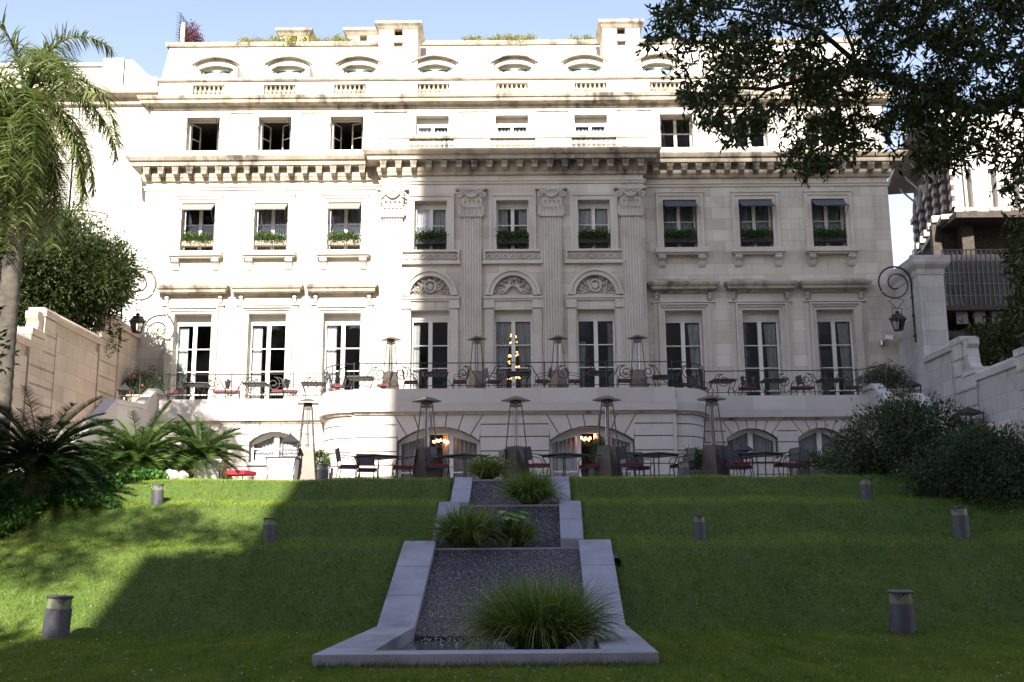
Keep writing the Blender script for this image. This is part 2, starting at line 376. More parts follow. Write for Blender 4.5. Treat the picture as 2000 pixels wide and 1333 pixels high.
def leaves(rng, P, D, L, W, fold=.15):
    """one leaf (two triangles-pairs as a bent diamond of 4 verts) at each point P pointing along D"""
    n = len(P); D = D / np.maximum(np.linalg.norm(D, axis=1, keepdims=True), 1e-6)
    R = rng.normal(size=(n, 3)); S = np.cross(D, R); S /= np.maximum(np.linalg.norm(S, axis=1, keepdims=True), 1e-6)
    N = np.cross(S, D); L = (L * rng.uniform(.7, 1.25, n))[:, None]; W = (W * rng.uniform(.8, 1.2, n))[:, None]
    a = P; b = P + D * L * .5 + S * W * .5 + N * L * fold; c = P + D * L; d = P + D * L * .5 - S * W * .5 + N * L * fold
    V = np.stack([a, b, c, d], 1).reshape(-1, 3); Fq = np.arange(4 * n).reshape(n, 4)
    return V, Fq
def foliage(name, m, blobs, n, L, W, seed, parent=None, lump=.35, up=.3, shell=.5, clump=12):
    """leaf clumps through a set of ellipsoid blobs (x, y, z, rx, ry, rz)"""
    rng = np.random.default_rng(seed); B = np.array(blobs, float); vol = (B[:, 3] * B[:, 4] * B[:, 5]) ** .67; vol /= vol.sum()
    nc = max(1, n // clump); idx = rng.choice(len(B), nc, p=vol)
    d = rng.normal(size=(nc, 3)); d /= np.linalg.norm(d, axis=1, keepdims=True)
    ph = np.sin(d[:, 0] * 5 + idx) * np.cos(d[:, 2] * 6 + idx * 2.1) + .6 * np.sin(d[:, 1] * 9 + d[:, 2] * 7)
    rad = rng.uniform(shell, 1, nc) ** .6 * (1 + lump * .45 * ph) * (1 + .10 * rng.normal(size=nc))
    c = B[idx, :3] + d * rad[:, None] * B[idx, 3:6]
    cp = np.repeat(c, clump, 0); dd = np.repeat(d, clump, 0)
    j = rng.normal(size=cp.shape); P = cp + j * L * .9
    D = dd * .7 + j * .8 + rng.normal(size=cp.shape) * .4; D[:, 2] += up
    V, Fq = leaves(rng, P, D, L, W)
    tone = np.clip(np.repeat(rng.uniform(0, 1, nc), clump) * .5 + rng.uniform(0, .5, len(P)), 0, 1)
    return np_mesh(name, V, Fq, m, parent, tone)
def blades(rng, base, dirs, length, width, droop, seg=5):
    """arched ribbon blades -> V, F"""
    n = len(base); V = np.zeros((n, (seg + 1) * 2, 3)); p = base.copy(); d = dirs / np.linalg.norm(dirs, axis=1, keepdims=True)
    S = np.cross(d, np.array([0, 0, 1.0])) + rng.normal(size=(n, 3)) * .3; S /= np.linalg.norm(S, axis=1, keepdims=True)
    for i in range(seg + 1):
        w = (width * (1 - (i / seg) ** 1.6) + .0005)[:, None]; V[:, 2 * i] = p - S * w / 2; V[:, 2 * i + 1] = p + S * w / 2
        p = p + d * (length / seg)[:, None]; d = d + np.array([0, 0, -1.0]) * (droop / seg)[:, None]; d /= np.linalg.norm(d, axis=1, keepdims=True)
    k = (seg + 1) * 2; q = np.array([[2 * i, 2 * i + 1, 2 * i + 3, 2 * i + 2] for i in range(seg)])
    Fq = (np.arange(n)[:, None, None] * k + q[None]).reshape(-1, 4)
    return V.reshape(-1, 3), Fq

# ------------------------------------------------------------------ ground, lawn terraces
def cx(Y): return -.33 + .027 * (Y - 12.8)
LP = [(-60, 0), (17.5, 0), (18.2, .06), (20.5, 1.33), (20.68, 1.40), (21.5, 1.62), (21.58, 1.66), (22.45, 2.22), (22.56, 2.27), (23.36, 2.44),
      (23.42, 2.48), (24.12, 2.87), (24.25, 2.92), (24.95, 2.97), (60, 2.97)]
LY = np.array([p[0] for p in LP]); LZ = np.array([p[1] for p in LP])
def lawn_z(x, y):
    x = np.asarray(x, float); y = np.asarray(y, float)
    far = np.clip((np.abs(x - cx(y)) - 2.1) / 2.0, 0, 1)
    y = y + far * (.06 * np.sin(x * .55 + 1) + .03 * np.sin(x * 1.3))
    z = sum(np.interp(y + d, LY, LZ) for d in (-.08, -.04, 0, .04, .08)) / 5
    return z + far * (.018 * np.sin(x * 1.7 + y * .8) + .012 * np.sin(x * 3.1 - y * 2.3))
TIERS = [(12.8, 17.5, 1.99), (17.5, 21.25, 1.96), (21.25, 23.0, 1.47), (23.0, 25.0, 1.28)]
def in_cascade(x, y, pad=0.0):
    r = np.zeros(np.shape(x), bool)
    for a, b, h in TIERS: r |= (y > a - (max(pad, 0) if a < 13 else 0) - (min(pad, 0) if a < 13 else 0)) & (y <= b) & (np.abs(x - cx(y)) < h + pad)
    return r
gx = np.concatenate([np.arange(-34, -3, .5), np.arange(-3, 3, .06), np.arange(3, 34.1, .5)]); gy = np.concatenate([np.arange(-60, 12, 3.), np.arange(12, 25.25, .08)])
GX, GY = np.meshgrid(gx, gy); GZ = lawn_z(GX, GY); GZ[in_cascade(GX, GY, -.12)] -= .75
V = np.stack([GX, GY, GZ], -1).reshape(-1, 3); nx, ny = len(gx), len(gy)
I = (np.arange(ny - 1)[:, None] * nx + np.arange(nx - 1)[None]).ravel(); lawn = np_mesh('lawn', V, np.stack([I, I + 1, I + nx + 1, I + nx], 1), 'lawn')
tag(lawn, kind='structure'); lawn.data.polygons.foreach_set('use_smooth', [True] * len(lawn.data.polygons))
tag(MB().box(-400, 400, -300, 600, -.5, -.12).build('ground', 'soil'), kind='structure')
tag(MB().box(-14.9, 15.35, 25.1, 42, 2.2, 2.975).build('terrace_paving', 'pave'), kind='structure')
rng = np.random.default_rng(5)
n = 560000; gyv = 10.6 + 14.5 * rng.uniform(0, 1, n) ** 1.15; gxv = rng.uniform(-1, 1, n) * (gyv * .5 + .8)
ok = ~in_cascade(gxv, gyv, .02) & (gxv > -9.2 - (25 - gyv) * .0 - .9 * np.maximum(0, 23.5 - gyv)) ; gxv, gyv = gxv[ok], gyv[ok]; n = len(gxv)
gz = lawn_z(gxv, gyv) - .005; h = rng.uniform(.02, .065, n); w = rng.uniform(.004, .010, n); an = rng.uniform(0, 2 * np.pi, n)
lean = rng.normal(size=(n, 2)) * .022; B = np.stack([gxv, gyv, gz], 1); S = np.stack([np.cos(an) * w, np.sin(an) * w, np.zeros(n)], 1)
slope = (lawn_z(gxv, gyv + .1) - lawn_z(gxv, gyv - .1)) / .2; slope_light = np.clip(1.3 - slope / .42, .22, 1); q = np.clip((gyv - 17) / 2.5, 0, 1); slope_light = np.where(gyv < 19.5, .34 + (.22 - .34) * q, slope_light)  # flats get painted skylight, steep banks painted shade
V = np.stack([B - S, B + S, B + np.stack([lean[:, 0], lean[:, 1], h], 1)], 1).reshape(-1, 3)
tag(np_mesh('grass', V, np.arange(3 * n).reshape(n, 3), 'grass', tone=np.where(rng.random(n) > .97, 1.0, rng.uniform(0, .95, n)), slope_light=slope_light), 'short mown green grass covering the terraced lawn', 'grass', kind='stuff')

# ------------------------------------------------------------------ stepped cascade
casc = thing('cascade_fountain', 'grey granite stepped water cascade running down the middle of the lawn into a square basin', 'fountain', (0, 0, 0))
def shear(o_mb):
    o_mb.v = [(x + cx(y), y, z) for x, y, z in o_mb.v]; return o_mb
T0 = .165
rim = MB(); rim.box(-1.99, 1.99, 12.8, 13.28, -.1, T0).box(-1.99, -1.36, 13.28, 17.5, -.1, T0).box(1.36, 1.99, 13.28, 17.5, -.1, T0)
shear(rim).build('basin_rim', 'grey_slab', casc, bevel=.008)
shear(MB().box(-1.36, 1.36, 13.28, 17.62, -.2, -.02)).build('water', 'water', casc)
tiers = [(17.45, .02, 20.68, Z(1072, 20.65), Z(1055, 20.75), 1.36, 1.96, T0 - .02), (21.25, 1.36, 22.45, Z(988, 22.45), Z(979, 22.55), 1.02, 1.47, 1.56), (23.0, 2.15, 24.15, Z(938, 24.15), Z(931, 24.2), .88, 1.28, 2.36)]
for i, (ya, za, yb, zb, zt, hi, ho, zsl) in enumerate(tiers):
    shear(MB().prism([(ya - .02, za - .6), (ya - .02, za), (yb, zb - .015), (yb + .02, zb), (yb + .16, zb), (yb + .16, za - .6)], -hi, hi, 'x')).build('chute', 'gravel', casc)
    shear(MB().box(-hi, hi, yb - .01, yb + .15, zb - .02, zb + .018)).build('weir', 'grey_slab', casc, bevel=.005)
    for s in (-1, 1):
        sl = MB(); a, b = sorted((s * hi, s * ho))
        sl.prism([(ya, zsl - .55), (ya, zsl), (yb + .1, zt), (yb + .1, zt - .7)], a, b, 'x')
        shear(sl).build('side_slab', 'grey_slab', casc, bevel=.006)
        yn = tiers[i + 1][0] + .1 if i < 2 else 25.0
        w = MB(); w.box(*sorted((s * hi, s * (hi + .12))), yb + .1, yn, zb - .7, zt - .02); shear(w).build('pool_wall', 'grey_slab', casc)
    yn = tiers[i + 1][0] + .1 if i < 2 else 25.0
    shear(MB().box(-hi, hi, yb + .16, yn, zb - .6, zb - .05)).build('pool', 'water', casc)
    if i < 2:
        nh = tiers[i + 1][6]
    for s in (-1, 1):
        nh = tiers[i + 1][5] if i < 2 else 0
        shear(MB().box(*sorted((s * (hi + .1), s * nh)), yn, yn + .1, zb - .6, zt - .06)).build('back_wall', 'grey_slab', casc)
    for s in (-1, 1):
        for k in ((1, 2) if i == 0 else (1,)):
            t = k / (3 if i == 0 else 2); yy = ya + (yb + .1 - ya) * t; zz = zsl + (zt - zsl) * t
            shear(MB().box(*sorted((s * (hi + .002), s * (ho - .002))), yy - .004, yy + .004, zz - .1, zz + .003)).build('joint', 'dark_slab', casc)
# water falling into the basin: little bright droplets along the foot of the chute
rg = random.Random(3); dr = MB()
for _ in range(90):
    q = rg.uniform(-1.25, .3); dr.ball((q, 17.35 - abs(rg.gauss(0, .7)), -.01 + abs(rg.gauss(0, .012))), rg.uniform(.008, .018), rz=.006, n=5, m=3)
shear(dr).build('foam', 'cloth', casc)['kind'] = 'stuff'

ne = 5200; ye = rng.uniform(12.75, 25, ne); se = rng.choice([-1, 1], ne); he = np.select([ye < 21.25, ye < 23.0], [1.97 + 0 * ye, 1.47 + 0 * ye], 1.28 + 0 * ye)
xe_ = cx(ye) + se * (he + np.abs(rng.normal(size=ne)) * .035 + .01); fr = rng.random(ne) < .22; ye = np.where(fr, 12.79 - np.abs(rng.normal(size=ne)) * .03, ye); xe_ = np.where(fr, cx(12.8) + rng.uniform(-2, 2, ne), xe_)
Be = np.stack([xe_, ye, lawn_z(xe_, ye)], 1); De = np.stack([rng.normal(size=ne) * .35 - se * .1, rng.normal(size=ne) * .35, np.ones(ne)], 1)
V, Fq = blades(rng, Be, De, rng.uniform(.05, .15, ne) * (.4 + .6 * (np.sin(ye * 3) > -.2)), np.full(ne, .009), rng.uniform(.1, 1.2, ne), 3)
tag(np_mesh('edge_grass', V, Fq, 'grass', tone=np.repeat(rng.uniform(0, .96, ne), 3)), 'longer uncut grass growing along the stone edges of the cascade', 'grass', kind='stuff')
nf = 900; yf = 11 + 13 * rng.uniform(0, 1, nf) ** 1.3; xf = rng.uniform(-1, 1, nf) * yf * .48; k = ~in_cascade(xf, yf, .05); xf, yf = xf[k], yf[k]; nf = len(xf)
V, Fq = leaves(rng, np.stack([xf, yf, lawn_z(xf, yf) + .035], 1), np.stack([rng.normal(size=nf), rng.normal(size=nf), rng.normal(size=nf) * .4], 1), .035, .022)
tag(np_mesh('fallen_petals', V, Fq, 'petal', tone=rng.uniform(0, 1, nf)), 'tiny pale fallen petals and dry leaves scattered over the grass', 'petals', kind='stuff')

# ------------------------------------------------------------------ the mansion
man = thing('mansion', 'grand cream stone palace facade with columns, cornices and rows of tall windows above the terrace', 'building', (0, 0, 0))
WF, CF, YC, YW, ZT, ZG = 42.0, 41.45, 35.8, 38.0, 6.73, 2.975
XL, XR, CL, CR = -14.95, 15.42, -5.25, 5.35
colw = [X(p, WF + .3) for p in (378, 523, 669)] + [X(p, WF + .3) for p in (1336, 1487, 1632)]
colc = [X(p, CF + .3) for p in (840, 1003, 1165)]
cols = colw[:3] + colc + colw[3:]
z_p, z_3a, z_3b, z_4a, z_4b = 10.75, 13.30, 15.38, 17.66, 19.12
zc3a, zc3b = Z(489, CF), Z(392, CF)
holes = lambda xs, w, a, b: [rect(x - w / 2, x + w / 2, a, b) for x in xs]
MB().wall(rect(XL, CL, ZG, 16.4), holes(colw[:3], 1.5, ZT + .01, z_p) + holes(colw[:3], 1.36, z_3a, z_3b), WF, .5).build('wing_wall', 'wall', man)
MB().wall(rect(CR, XR, ZG, 16.4), holes(colw[3:], 1.5, ZT + .01, z_p) + holes(colw[3:], 1.36, z_3a, z_3b), WF, .5).build('wing_wall', 'wall', man)
at_holes = []
for i, x in enumerate(cols): at_holes += holes([x], 1.36, z_4a if not 3 <= i <= 5 else 17.3, z_4b)
MB().wall(rect(XL, XR, 16.4, 19.95), at_holes, WF + .002, .5).build('attic_wall', 'attic', man)
MB().box(XL, XL + .3, WF + .01, 50, ZG, 19.95).box(XR - .3, XR, WF + .01, 50, ZG, 19.95).box(XL, XR, 49.8, 50, 0, 24).build('side_wall', 'wall', man)
def halfc(x, z, R, n=14): return [(x + R * math.cos(math.pi * i / n), z + R * math.sin(math.pi * i / n)) for i in range(n + 1)]
zl_, RL = Z(577, CF), .80
cw = MB(); cw.wall(rect(CL, CR, ZG, 16.4), holes(colc, 1.5, ZT + .01, 10.72) + holes(colc, 1.30, zc3a, zc3b) + [halfc(x, zl_ + .02, RL) for x in colc], CF, .5)
cw.box(CL, CL + .3, CF + .005, WF, ZG, 16.4).box(CR - .3, CR, CF + .005, WF, ZG, 16.4).build('central_wall', 'wall', man)
# interior: storeys, partitions, back wall
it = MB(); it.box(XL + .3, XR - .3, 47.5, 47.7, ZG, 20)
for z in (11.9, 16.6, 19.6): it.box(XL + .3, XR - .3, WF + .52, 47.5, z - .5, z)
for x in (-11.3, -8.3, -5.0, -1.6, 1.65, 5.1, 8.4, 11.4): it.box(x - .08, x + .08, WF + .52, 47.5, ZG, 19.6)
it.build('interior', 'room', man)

# cornices
def S_(z): return z
wprof = [(0, 16.28), (.10, 16.30), (.13, 16.42), (.16, 16.46), (.16, 16.82), (.50, 16.83), (.52, 16.98), (.60, 17.02), (.68, 17.14), (.70, 17.20), (0, 17.28)]
for path in ([(XL, 43.5), (XL, WF), (CL - .01, WF)], [(CR + .01, WF), (XR, WF), (XR, 43.5)], [(CL, WF + .1), (CL, CF), (CR, CF), (CR, WF + .1)]):
    MB().mould(wprof, path).build('main_cornice', 'cornice', man)
    MB().mould([(0, 15.92), (.05, 15.93), (.06, 16.02), (.10, 16.04), (.10, 16.08), (0, 16.10)], path).build('architrave', 'trim', man)
def modillion():
    m = MB(); m.prism([(-.10, 16.50), (-.13, 16.80), (.13, 16.80), (.10, 16.50)], -.46, -.30)
    m.prism([(-.46, 16.60), (-.46, 16.80), (-.16, 16.80), (-.16, 16.46), (-.24, 16.44), (-.34, 16.52)], -.11, .11, 'x')
    return m.build('modillion', 'cornice', man)
mo = modillion(); first = True
def place(o, x, y, z=0):
    global first
    c = o.copy(); COL.objects.link(c); c.parent = man; c.location = (x, y, z); return c
sp = .62
xs = [(x, WF) for x in np.arange(XL + .12, CL - .5, .585)] + [(x, CF) for x in np.linspace(CL + .12, CR - .12, 18)] + [(x, WF) for x in np.arange(CR + .55, XR, .585)]
for i, (x, y) in enumerate(xs):
    if i == 0: mo.location = (x, y, 0)
    else: place(mo, x, y)
for path in ([(XL, 43.5), (XL, WF), (XR, WF), (XR, 43.5)],):
    MB().mould([(0, 19.42), (.07, 19.44), (.10, 19.55), (.34, 19.62), (.36, 19.74), (.42, 19.78), (.46, 19.88), (.46, 19.92), (0, 19.99)], path).build('attic_cornice', 'cornice', man)
for a, b in ((589, 636), (730, 795), (892, 953), (1047, 1110), (1203, 1272), (450, 495)):
    MB().box(X(a, WF, 213), X(b, WF, 213), WF - .04, WF - .001, 19.32 - .05, 19.32).build('wall_slot', 'cornice', man)

# attic parapet with baluster panels
def baluster(h, r, n=8):
    return [(r * .8, 0), (r * .8, h * .08), (r * .5, h * .12), (r, h * .3), (r * .95, h * .42), (r * .42, h * .72), (r * .45, h * .85), (r * .8, h * .9), (r * .8, h)]
dcol = [X(p, 42.7, 130) for p in (424, 565, 702, 850, 1005, 1141, 1285)] ; dcol += [dcol[6] + 2.95, dcol[6] + 5.9]
pcol = [X(p, 42.0, 170) for p in (409, 547, 684, 847, 1000, 1153, 1300, 1440, 1580)]
PZ = (19.97, 20.10, 20.52, 20.66, 20.78)
par = MB(); par.wall(rect(XL + .3, XR - .3, PZ[0], PZ[3]), [rect(x - .66, x + .66, PZ[1], PZ[2]) for x in pcol], 41.93, .22)
par.build('attic_parapet', 'attic', man)
MB().mould([(-.3, PZ[3]), (.06, PZ[3]), (.10, PZ[3] + .05), (.10, PZ[4]), (-.3, PZ[4] + .01)], [(XL + .3, 43.4), (XL + .3, 41.93), (XR - .3, 41.93), (XR - .3, 43.4)]).build('parapet_coping', 'cornice', man)
for x in pcol:
    b = MB(); [b.lathe([(r, PZ[1] + z) for r, z in baluster(PZ[2] - PZ[1], .075)], x + (k - 3) * .19, 42.03) for k in range(7)]
    b.box(x - .66, x + .66, 42.16, 42.2, PZ[0], PZ[2] + .02)
    b.build('baluster_panel', 'cornice', man)
MB().box(XL + .3, XR - .3, 42.2, 43.0, 19.9, 20.0).build('gutter', 'roof', man)
# mansard
zm = Z(90, 44.4, 523); x0b, x1b, x0t, x1t = X(304, 42.95, 150), -X(304, 42.95, 150) + .4, X(332, 44.4, 90), -X(332, 44.4, 90) + .4
MB().add([(x0b, 42.95, 19.95), (x1b, 42.95, 19.95), (x1t, 44.4, zm), (x0t, 44.4, zm), (x0b, 49.9, 19.95), (x1b, 49.9, 19.95), (x1t, 48.5, zm), (x0t, 48.5, zm)],
         [(0, 1, 2, 3), (1, 5, 6, 2), (4, 0, 3, 7), (5, 4, 7, 6), (3, 2, 6, 7)]).build('mansard_roof', 'roof', man)
MB().mould([(-.1, zm - .06), (.12, zm - .06), (.16, zm + .02), (.16, zm + .12), (-.1, zm + .16)], [(x0t, 48), (x0t, 44.4), (x1t, 44.4), (x1t, 48)]).build('roof_ledge', 'cornice', man)

# windows -----------------------------------------------------------
def win_frame(w, h, stile=.17, head=0.0, bars=(), name='window', fr=.07, mat='white', panemat='glass', glaze=True):
    """a casement window standing at the origin, glass in the plane y = 0"""
    m = MB(); top = h - head
    if head: m.box(-w / 2, w / 2, -.06, .10, top + .001, h)
    m.box(-w / 2, -w / 2 + fr, -.04, .06, 0, top); m.box(w / 2 - fr, w / 2, -.04, .06, 0, top)
    m.box(-w / 2 + fr, w / 2 - fr, -.04, .06, top - fr, top); m.box(-w / 2 + fr, w / 2 - fr, -.04, .06, 0, fr)
    if stile: m.box(-stile / 2, stile / 2, -.055, .05, fr, top - fr)
    for b in bars:
        for s in (-1, 1): m.box(*sorted((s * stile / 2, s * (w / 2 - fr))), -.035, .03, b * top - .02, b * top + .02)
    o = m.build(name, mat, man)
    if not glaze: return o
    p = MB()
    for s in (-1, 1):
        a, b = sorted((s * stile / 2, s * (w / 2 - fr))); p.add([(a, 0, fr), (b, 0, fr), (b, 0, top - fr), (a, 0, top - fr)], [(0, 1, 2, 3)])
    p.build('pane', panemat, o); return o
def curtain(parent, x0, x1, z0, z1, y=.13, gather=0, mat='curtain', k=7, seed=0):
    n = int(k * 6); m = MB(); vs = []; rr = random.Random(seed)
    for j in range(9):
        t = j / 8; z = z1 + (z0 - z1) * t; g = gather * math.sin(min(1, t * 1.25) * math.pi / 2)
        for i in range(n + 1):
            s = i / n; xx = x0 + (x1 - x0) * s
            if gather > 0: xx = x0 + (x1 - x0) * s * (1 - g * .5)
            if gather < 0: xx = x1 - (x1 - x0) * (1 - s) * (1 + g * .5)
            vs.append((xx, y + .035 * math.sin(s * k * 2 * math.pi + seed) + .012 * math.sin(s * 31 + seed * 3), z))
    fs = [(j * (n + 1) + i, j * (n + 1) + i + 1, (j + 1) * (n + 1) + i + 1, (j + 1) * (n + 1) + i) for j in range(8) for i in range(n)]
    return m.add(vs, fs).build('curtain', mat, parent, smooth=True)
def awning(parent, w, z, mat, drop=.42, out=.55, y0=-.40):
    m = MB(); m.hexa([(-w / 2, y0, z - .02), (-w / 2, y0 - out, z - drop), (w / 2, y0 - out, z - drop), (w / 2, y0, z - .02)],
                     [(-w / 2, y0, z), (-w / 2, y0 - out, z - drop + .02), (w / 2, y0 - out, z - drop + .02), (w / 2, y0, z)])
    o = m.build('awning', mat, parent); a = MB()
    a.box(-w / 2 - .03, w / 2 + .03, y0 - out - .015, y0 - out + .015, z - drop - .015, z - drop + .015)
    for s in (-1, 1): a.tube([(s * w / 2, y0 - out, z - drop), (s * w / 2, y0 - out * .25, z - drop - .38), (s * w / 2, y0 + .02, z - drop - .42)], .011, 5)
    a.box(-w / 2 - .0, -w / 2 + .02, y0 - .0, y0 + .03, 0, z); a.box(w / 2 - .02, w / 2, y0, y0 + .03, 0, z)
    a.build('awning_arm', 'iron', parent); return o
wins = []
for i, x in enumerate(cols):
    c = 3 <= i <= 5; Y = (CF if c else WF); hp = (10.72 if c else z_p) - ZT
    w = win_frame(1.5, hp, .16, .34, (.22, .47, .72)); w.location = (x, Y + .42, ZT)
    if i in (0, 1, 2): curtain(w, -.68, -.30, 0, hp - .45, gather=.0, seed=i)
    elif i == 3: curtain(w, -.68, -.42, 0, hp - .45, gather=.3, seed=i)
    elif i == 4: curtain(w, -.68, -.05, 0, hp - .42, gather=.75, seed=i); curtain(w, .05, .68, 0, hp - .42, gather=-.75, seed=i + 9)
    elif i == 5: curtain(w, -.68, -.4, 0, hp - 1.2, gather=.6, seed=i); curtain(w, .48, .68, 0, hp - .45, seed=i + 9)
    else:
        curtain(w, .22, .68, 0, hp - .45, gather=-.5, seed=i)
        if i > 6: curtain(w, -.68, -.52, 0, hp - .45, seed=i + 9)
    # third floor
    a, b = (zc3a, zc3b) if c else (z_3a, z_3b); ww = 1.30 if c else 1.36
    w = win_frame(ww, b - a, .14, .18 if c else 0, (.6,)); w.location = (x, Y + .40, a)
    if i != 0:
        cm = 'net' if i > 5 or i in (1, 2) else 'curtain'
        curtain(w, -ww / 2 + .08, -.06 if i != 4 else -.2, 0, b - a - .12, mat=cm, seed=i, k=5); curtain(w, .06 if i != 4 else .25, ww / 2 - .08, 0, b - a - .12, mat=cm, seed=i + 3, k=5)
    if not c: awning(w, 1.30, b - a - .03, 'greycloth' if i < 3 else 'darkcloth')
    # fourth floor
    a4 = z_4a if not c else 17.3
    w = win_frame(1.36, z_4b - a4, .12 if i > 2 else 0, .30 if c else 0, (.5,) if i > 5 else (), glaze=i > 2); w.location = (x, WF + .42, a4)
    if c: curtain(w, -.6, .6, 0, z_4b - a4 - .4, mat='net', seed=i, k=8)
    else:
        awning(w, 1.30, z_4b - a4 - .02, 'greycloth', drop=.20, out=.5)
        # inward-opening casement leaf
        lf = MB(Matrix.Translation((-.62, .07, .05)) @ Matrix.Rotation(math.radians(62), 4, 'Z')); hh = z_4b - a4 - .12
        for q in ((0, .05, 0, hh), (.5, .55, 0, hh), (.05, .5, 0, .05), (.05, .5, hh - .05, hh), (.05, .5, hh * .5, hh * .5 + .03)): lf.box(q[0], q[1], 0, .03, q[2], q[3])
        lf.build('casement', 'white', w)
        if i < 3:
            l2 = MB(Matrix.Translation((.62, .07, .05)) @ Matrix.Rotation(math.radians(180 - (60, 35, 25)[i]), 4, 'Z'))
            for q in ((0, .05, 0, hh), (.5, .55, 0, hh), (.05, .5, 0, .05), (.05, .5, hh - .05, hh), (.05, .5, hh * .5, hh * .5 + .03)): l2.box(q[0], q[1], 0, .03, q[2], q[3])
            l2.build('casement', 'white', w)

# surrounds: third floor
def ring(m, x, w, z0, z1, t, y0, y1, sill=False):
    m.box(x - w / 2 - t, x - w / 2, y0, y1, z0, z1 + t); m.box(x + w / 2, x + w / 2 + t, y0, y1, z0, z1 + t); m.box(x - w / 2, x + w / 2, y0, y1, z1, z1 + t)
def console(x, z1, h, y, out, w):
    m = MB(); pts = [(0, 0), (-.06, .02), (-.10, h * .22), (-.12, h * .5), (-out * .75, h * .62), (-out, h * .78), (-out, h), (0, h)]
    m.prism([(y + a, z1 - h + b) for a, b in pts], x - w / 2, x + w / 2, 'x'); m.prism([(y - .002 + a * 1.08, z1 - h + b) for a, b in pts[1:-1]] + [(y, z1 - .03)], x - w / 6, x + w / 6, 'x')
    m.tube([(x - w / 2 - .015, y - out * .8, z1 - h * .22), (x + w / 2 + .015, y - out * .8, z1 - h * .22)], h * .13, 8)
    return m
for i, x in enumerate(colw):
    m = MB(); ring(m, x, 1.36, z_3a, z_3b, .16, WF - .05, WF + .01); ring(m, x, 1.68, z_3a, z_3b + .16, .12, WF - .09, WF - .0)
    m.box(x - .98, x + .98, WF - .13, WF, z_3b + .28, z_3b + .34); m.build('window_surround', 'trim', man)
    zs = 13.29
    MB().box(x - 1.08, x + 1.08, WF - .34, WF + .3, zs - .20, zs - .0).box(x - 1.02, x + 1.02, WF - .26, WF, zs - .27, zs - .2).build('window_sill', 'trim', man, bevel=.012)
    for s in (-1, 1): console(x + s * .80, zs - .27, .48, WF, .24, .26).build('console', 'carve', man)
    # piano nobile surround with hood
    m = MB(); ring(m, x, 1.5, ZT, z_p, .12, WF - .05, WF + .01); ring(m, x, 1.74, ZT, z_p + .12, .09, WF - .11, WF); ring(m, x, 1.92, ZT, z_p + .21, .06, WF - .18, WF)
    for s in (-1, 1): m.box(*sorted((x + s * 1.03, x + s * 1.2)), WF - .05, WF + .01, ZT, z_p + .32)
    m.box(x - 1.26, x + 1.26, WF - .12, WF, z_p + .32, z_p + .37)
    m.box(x - .94, x + .94, WF - .04, WF, z_p + .37, z_p + .68)
    m.build('window_surround', 'trim', man)
    for s in (-1, 1): console(x + s * 1.07, z_p + .70, .30, WF, .16, .12).build('console', 'carve', man)
    MB().mould([(0, 11.44), (.10, 11.45), (.14, 11.53), (.36, 11.57), (.38, 11.68), (.44, 11.71), (.48, 11.80), (.48, 11.84), (.10, 12.02), (0, 12.02)],
               [(x - .96, WF + .05), (x - .96, WF), (x + .96, WF), (x + .96, WF + .05)]).build('window_hood', 'cornice', man)
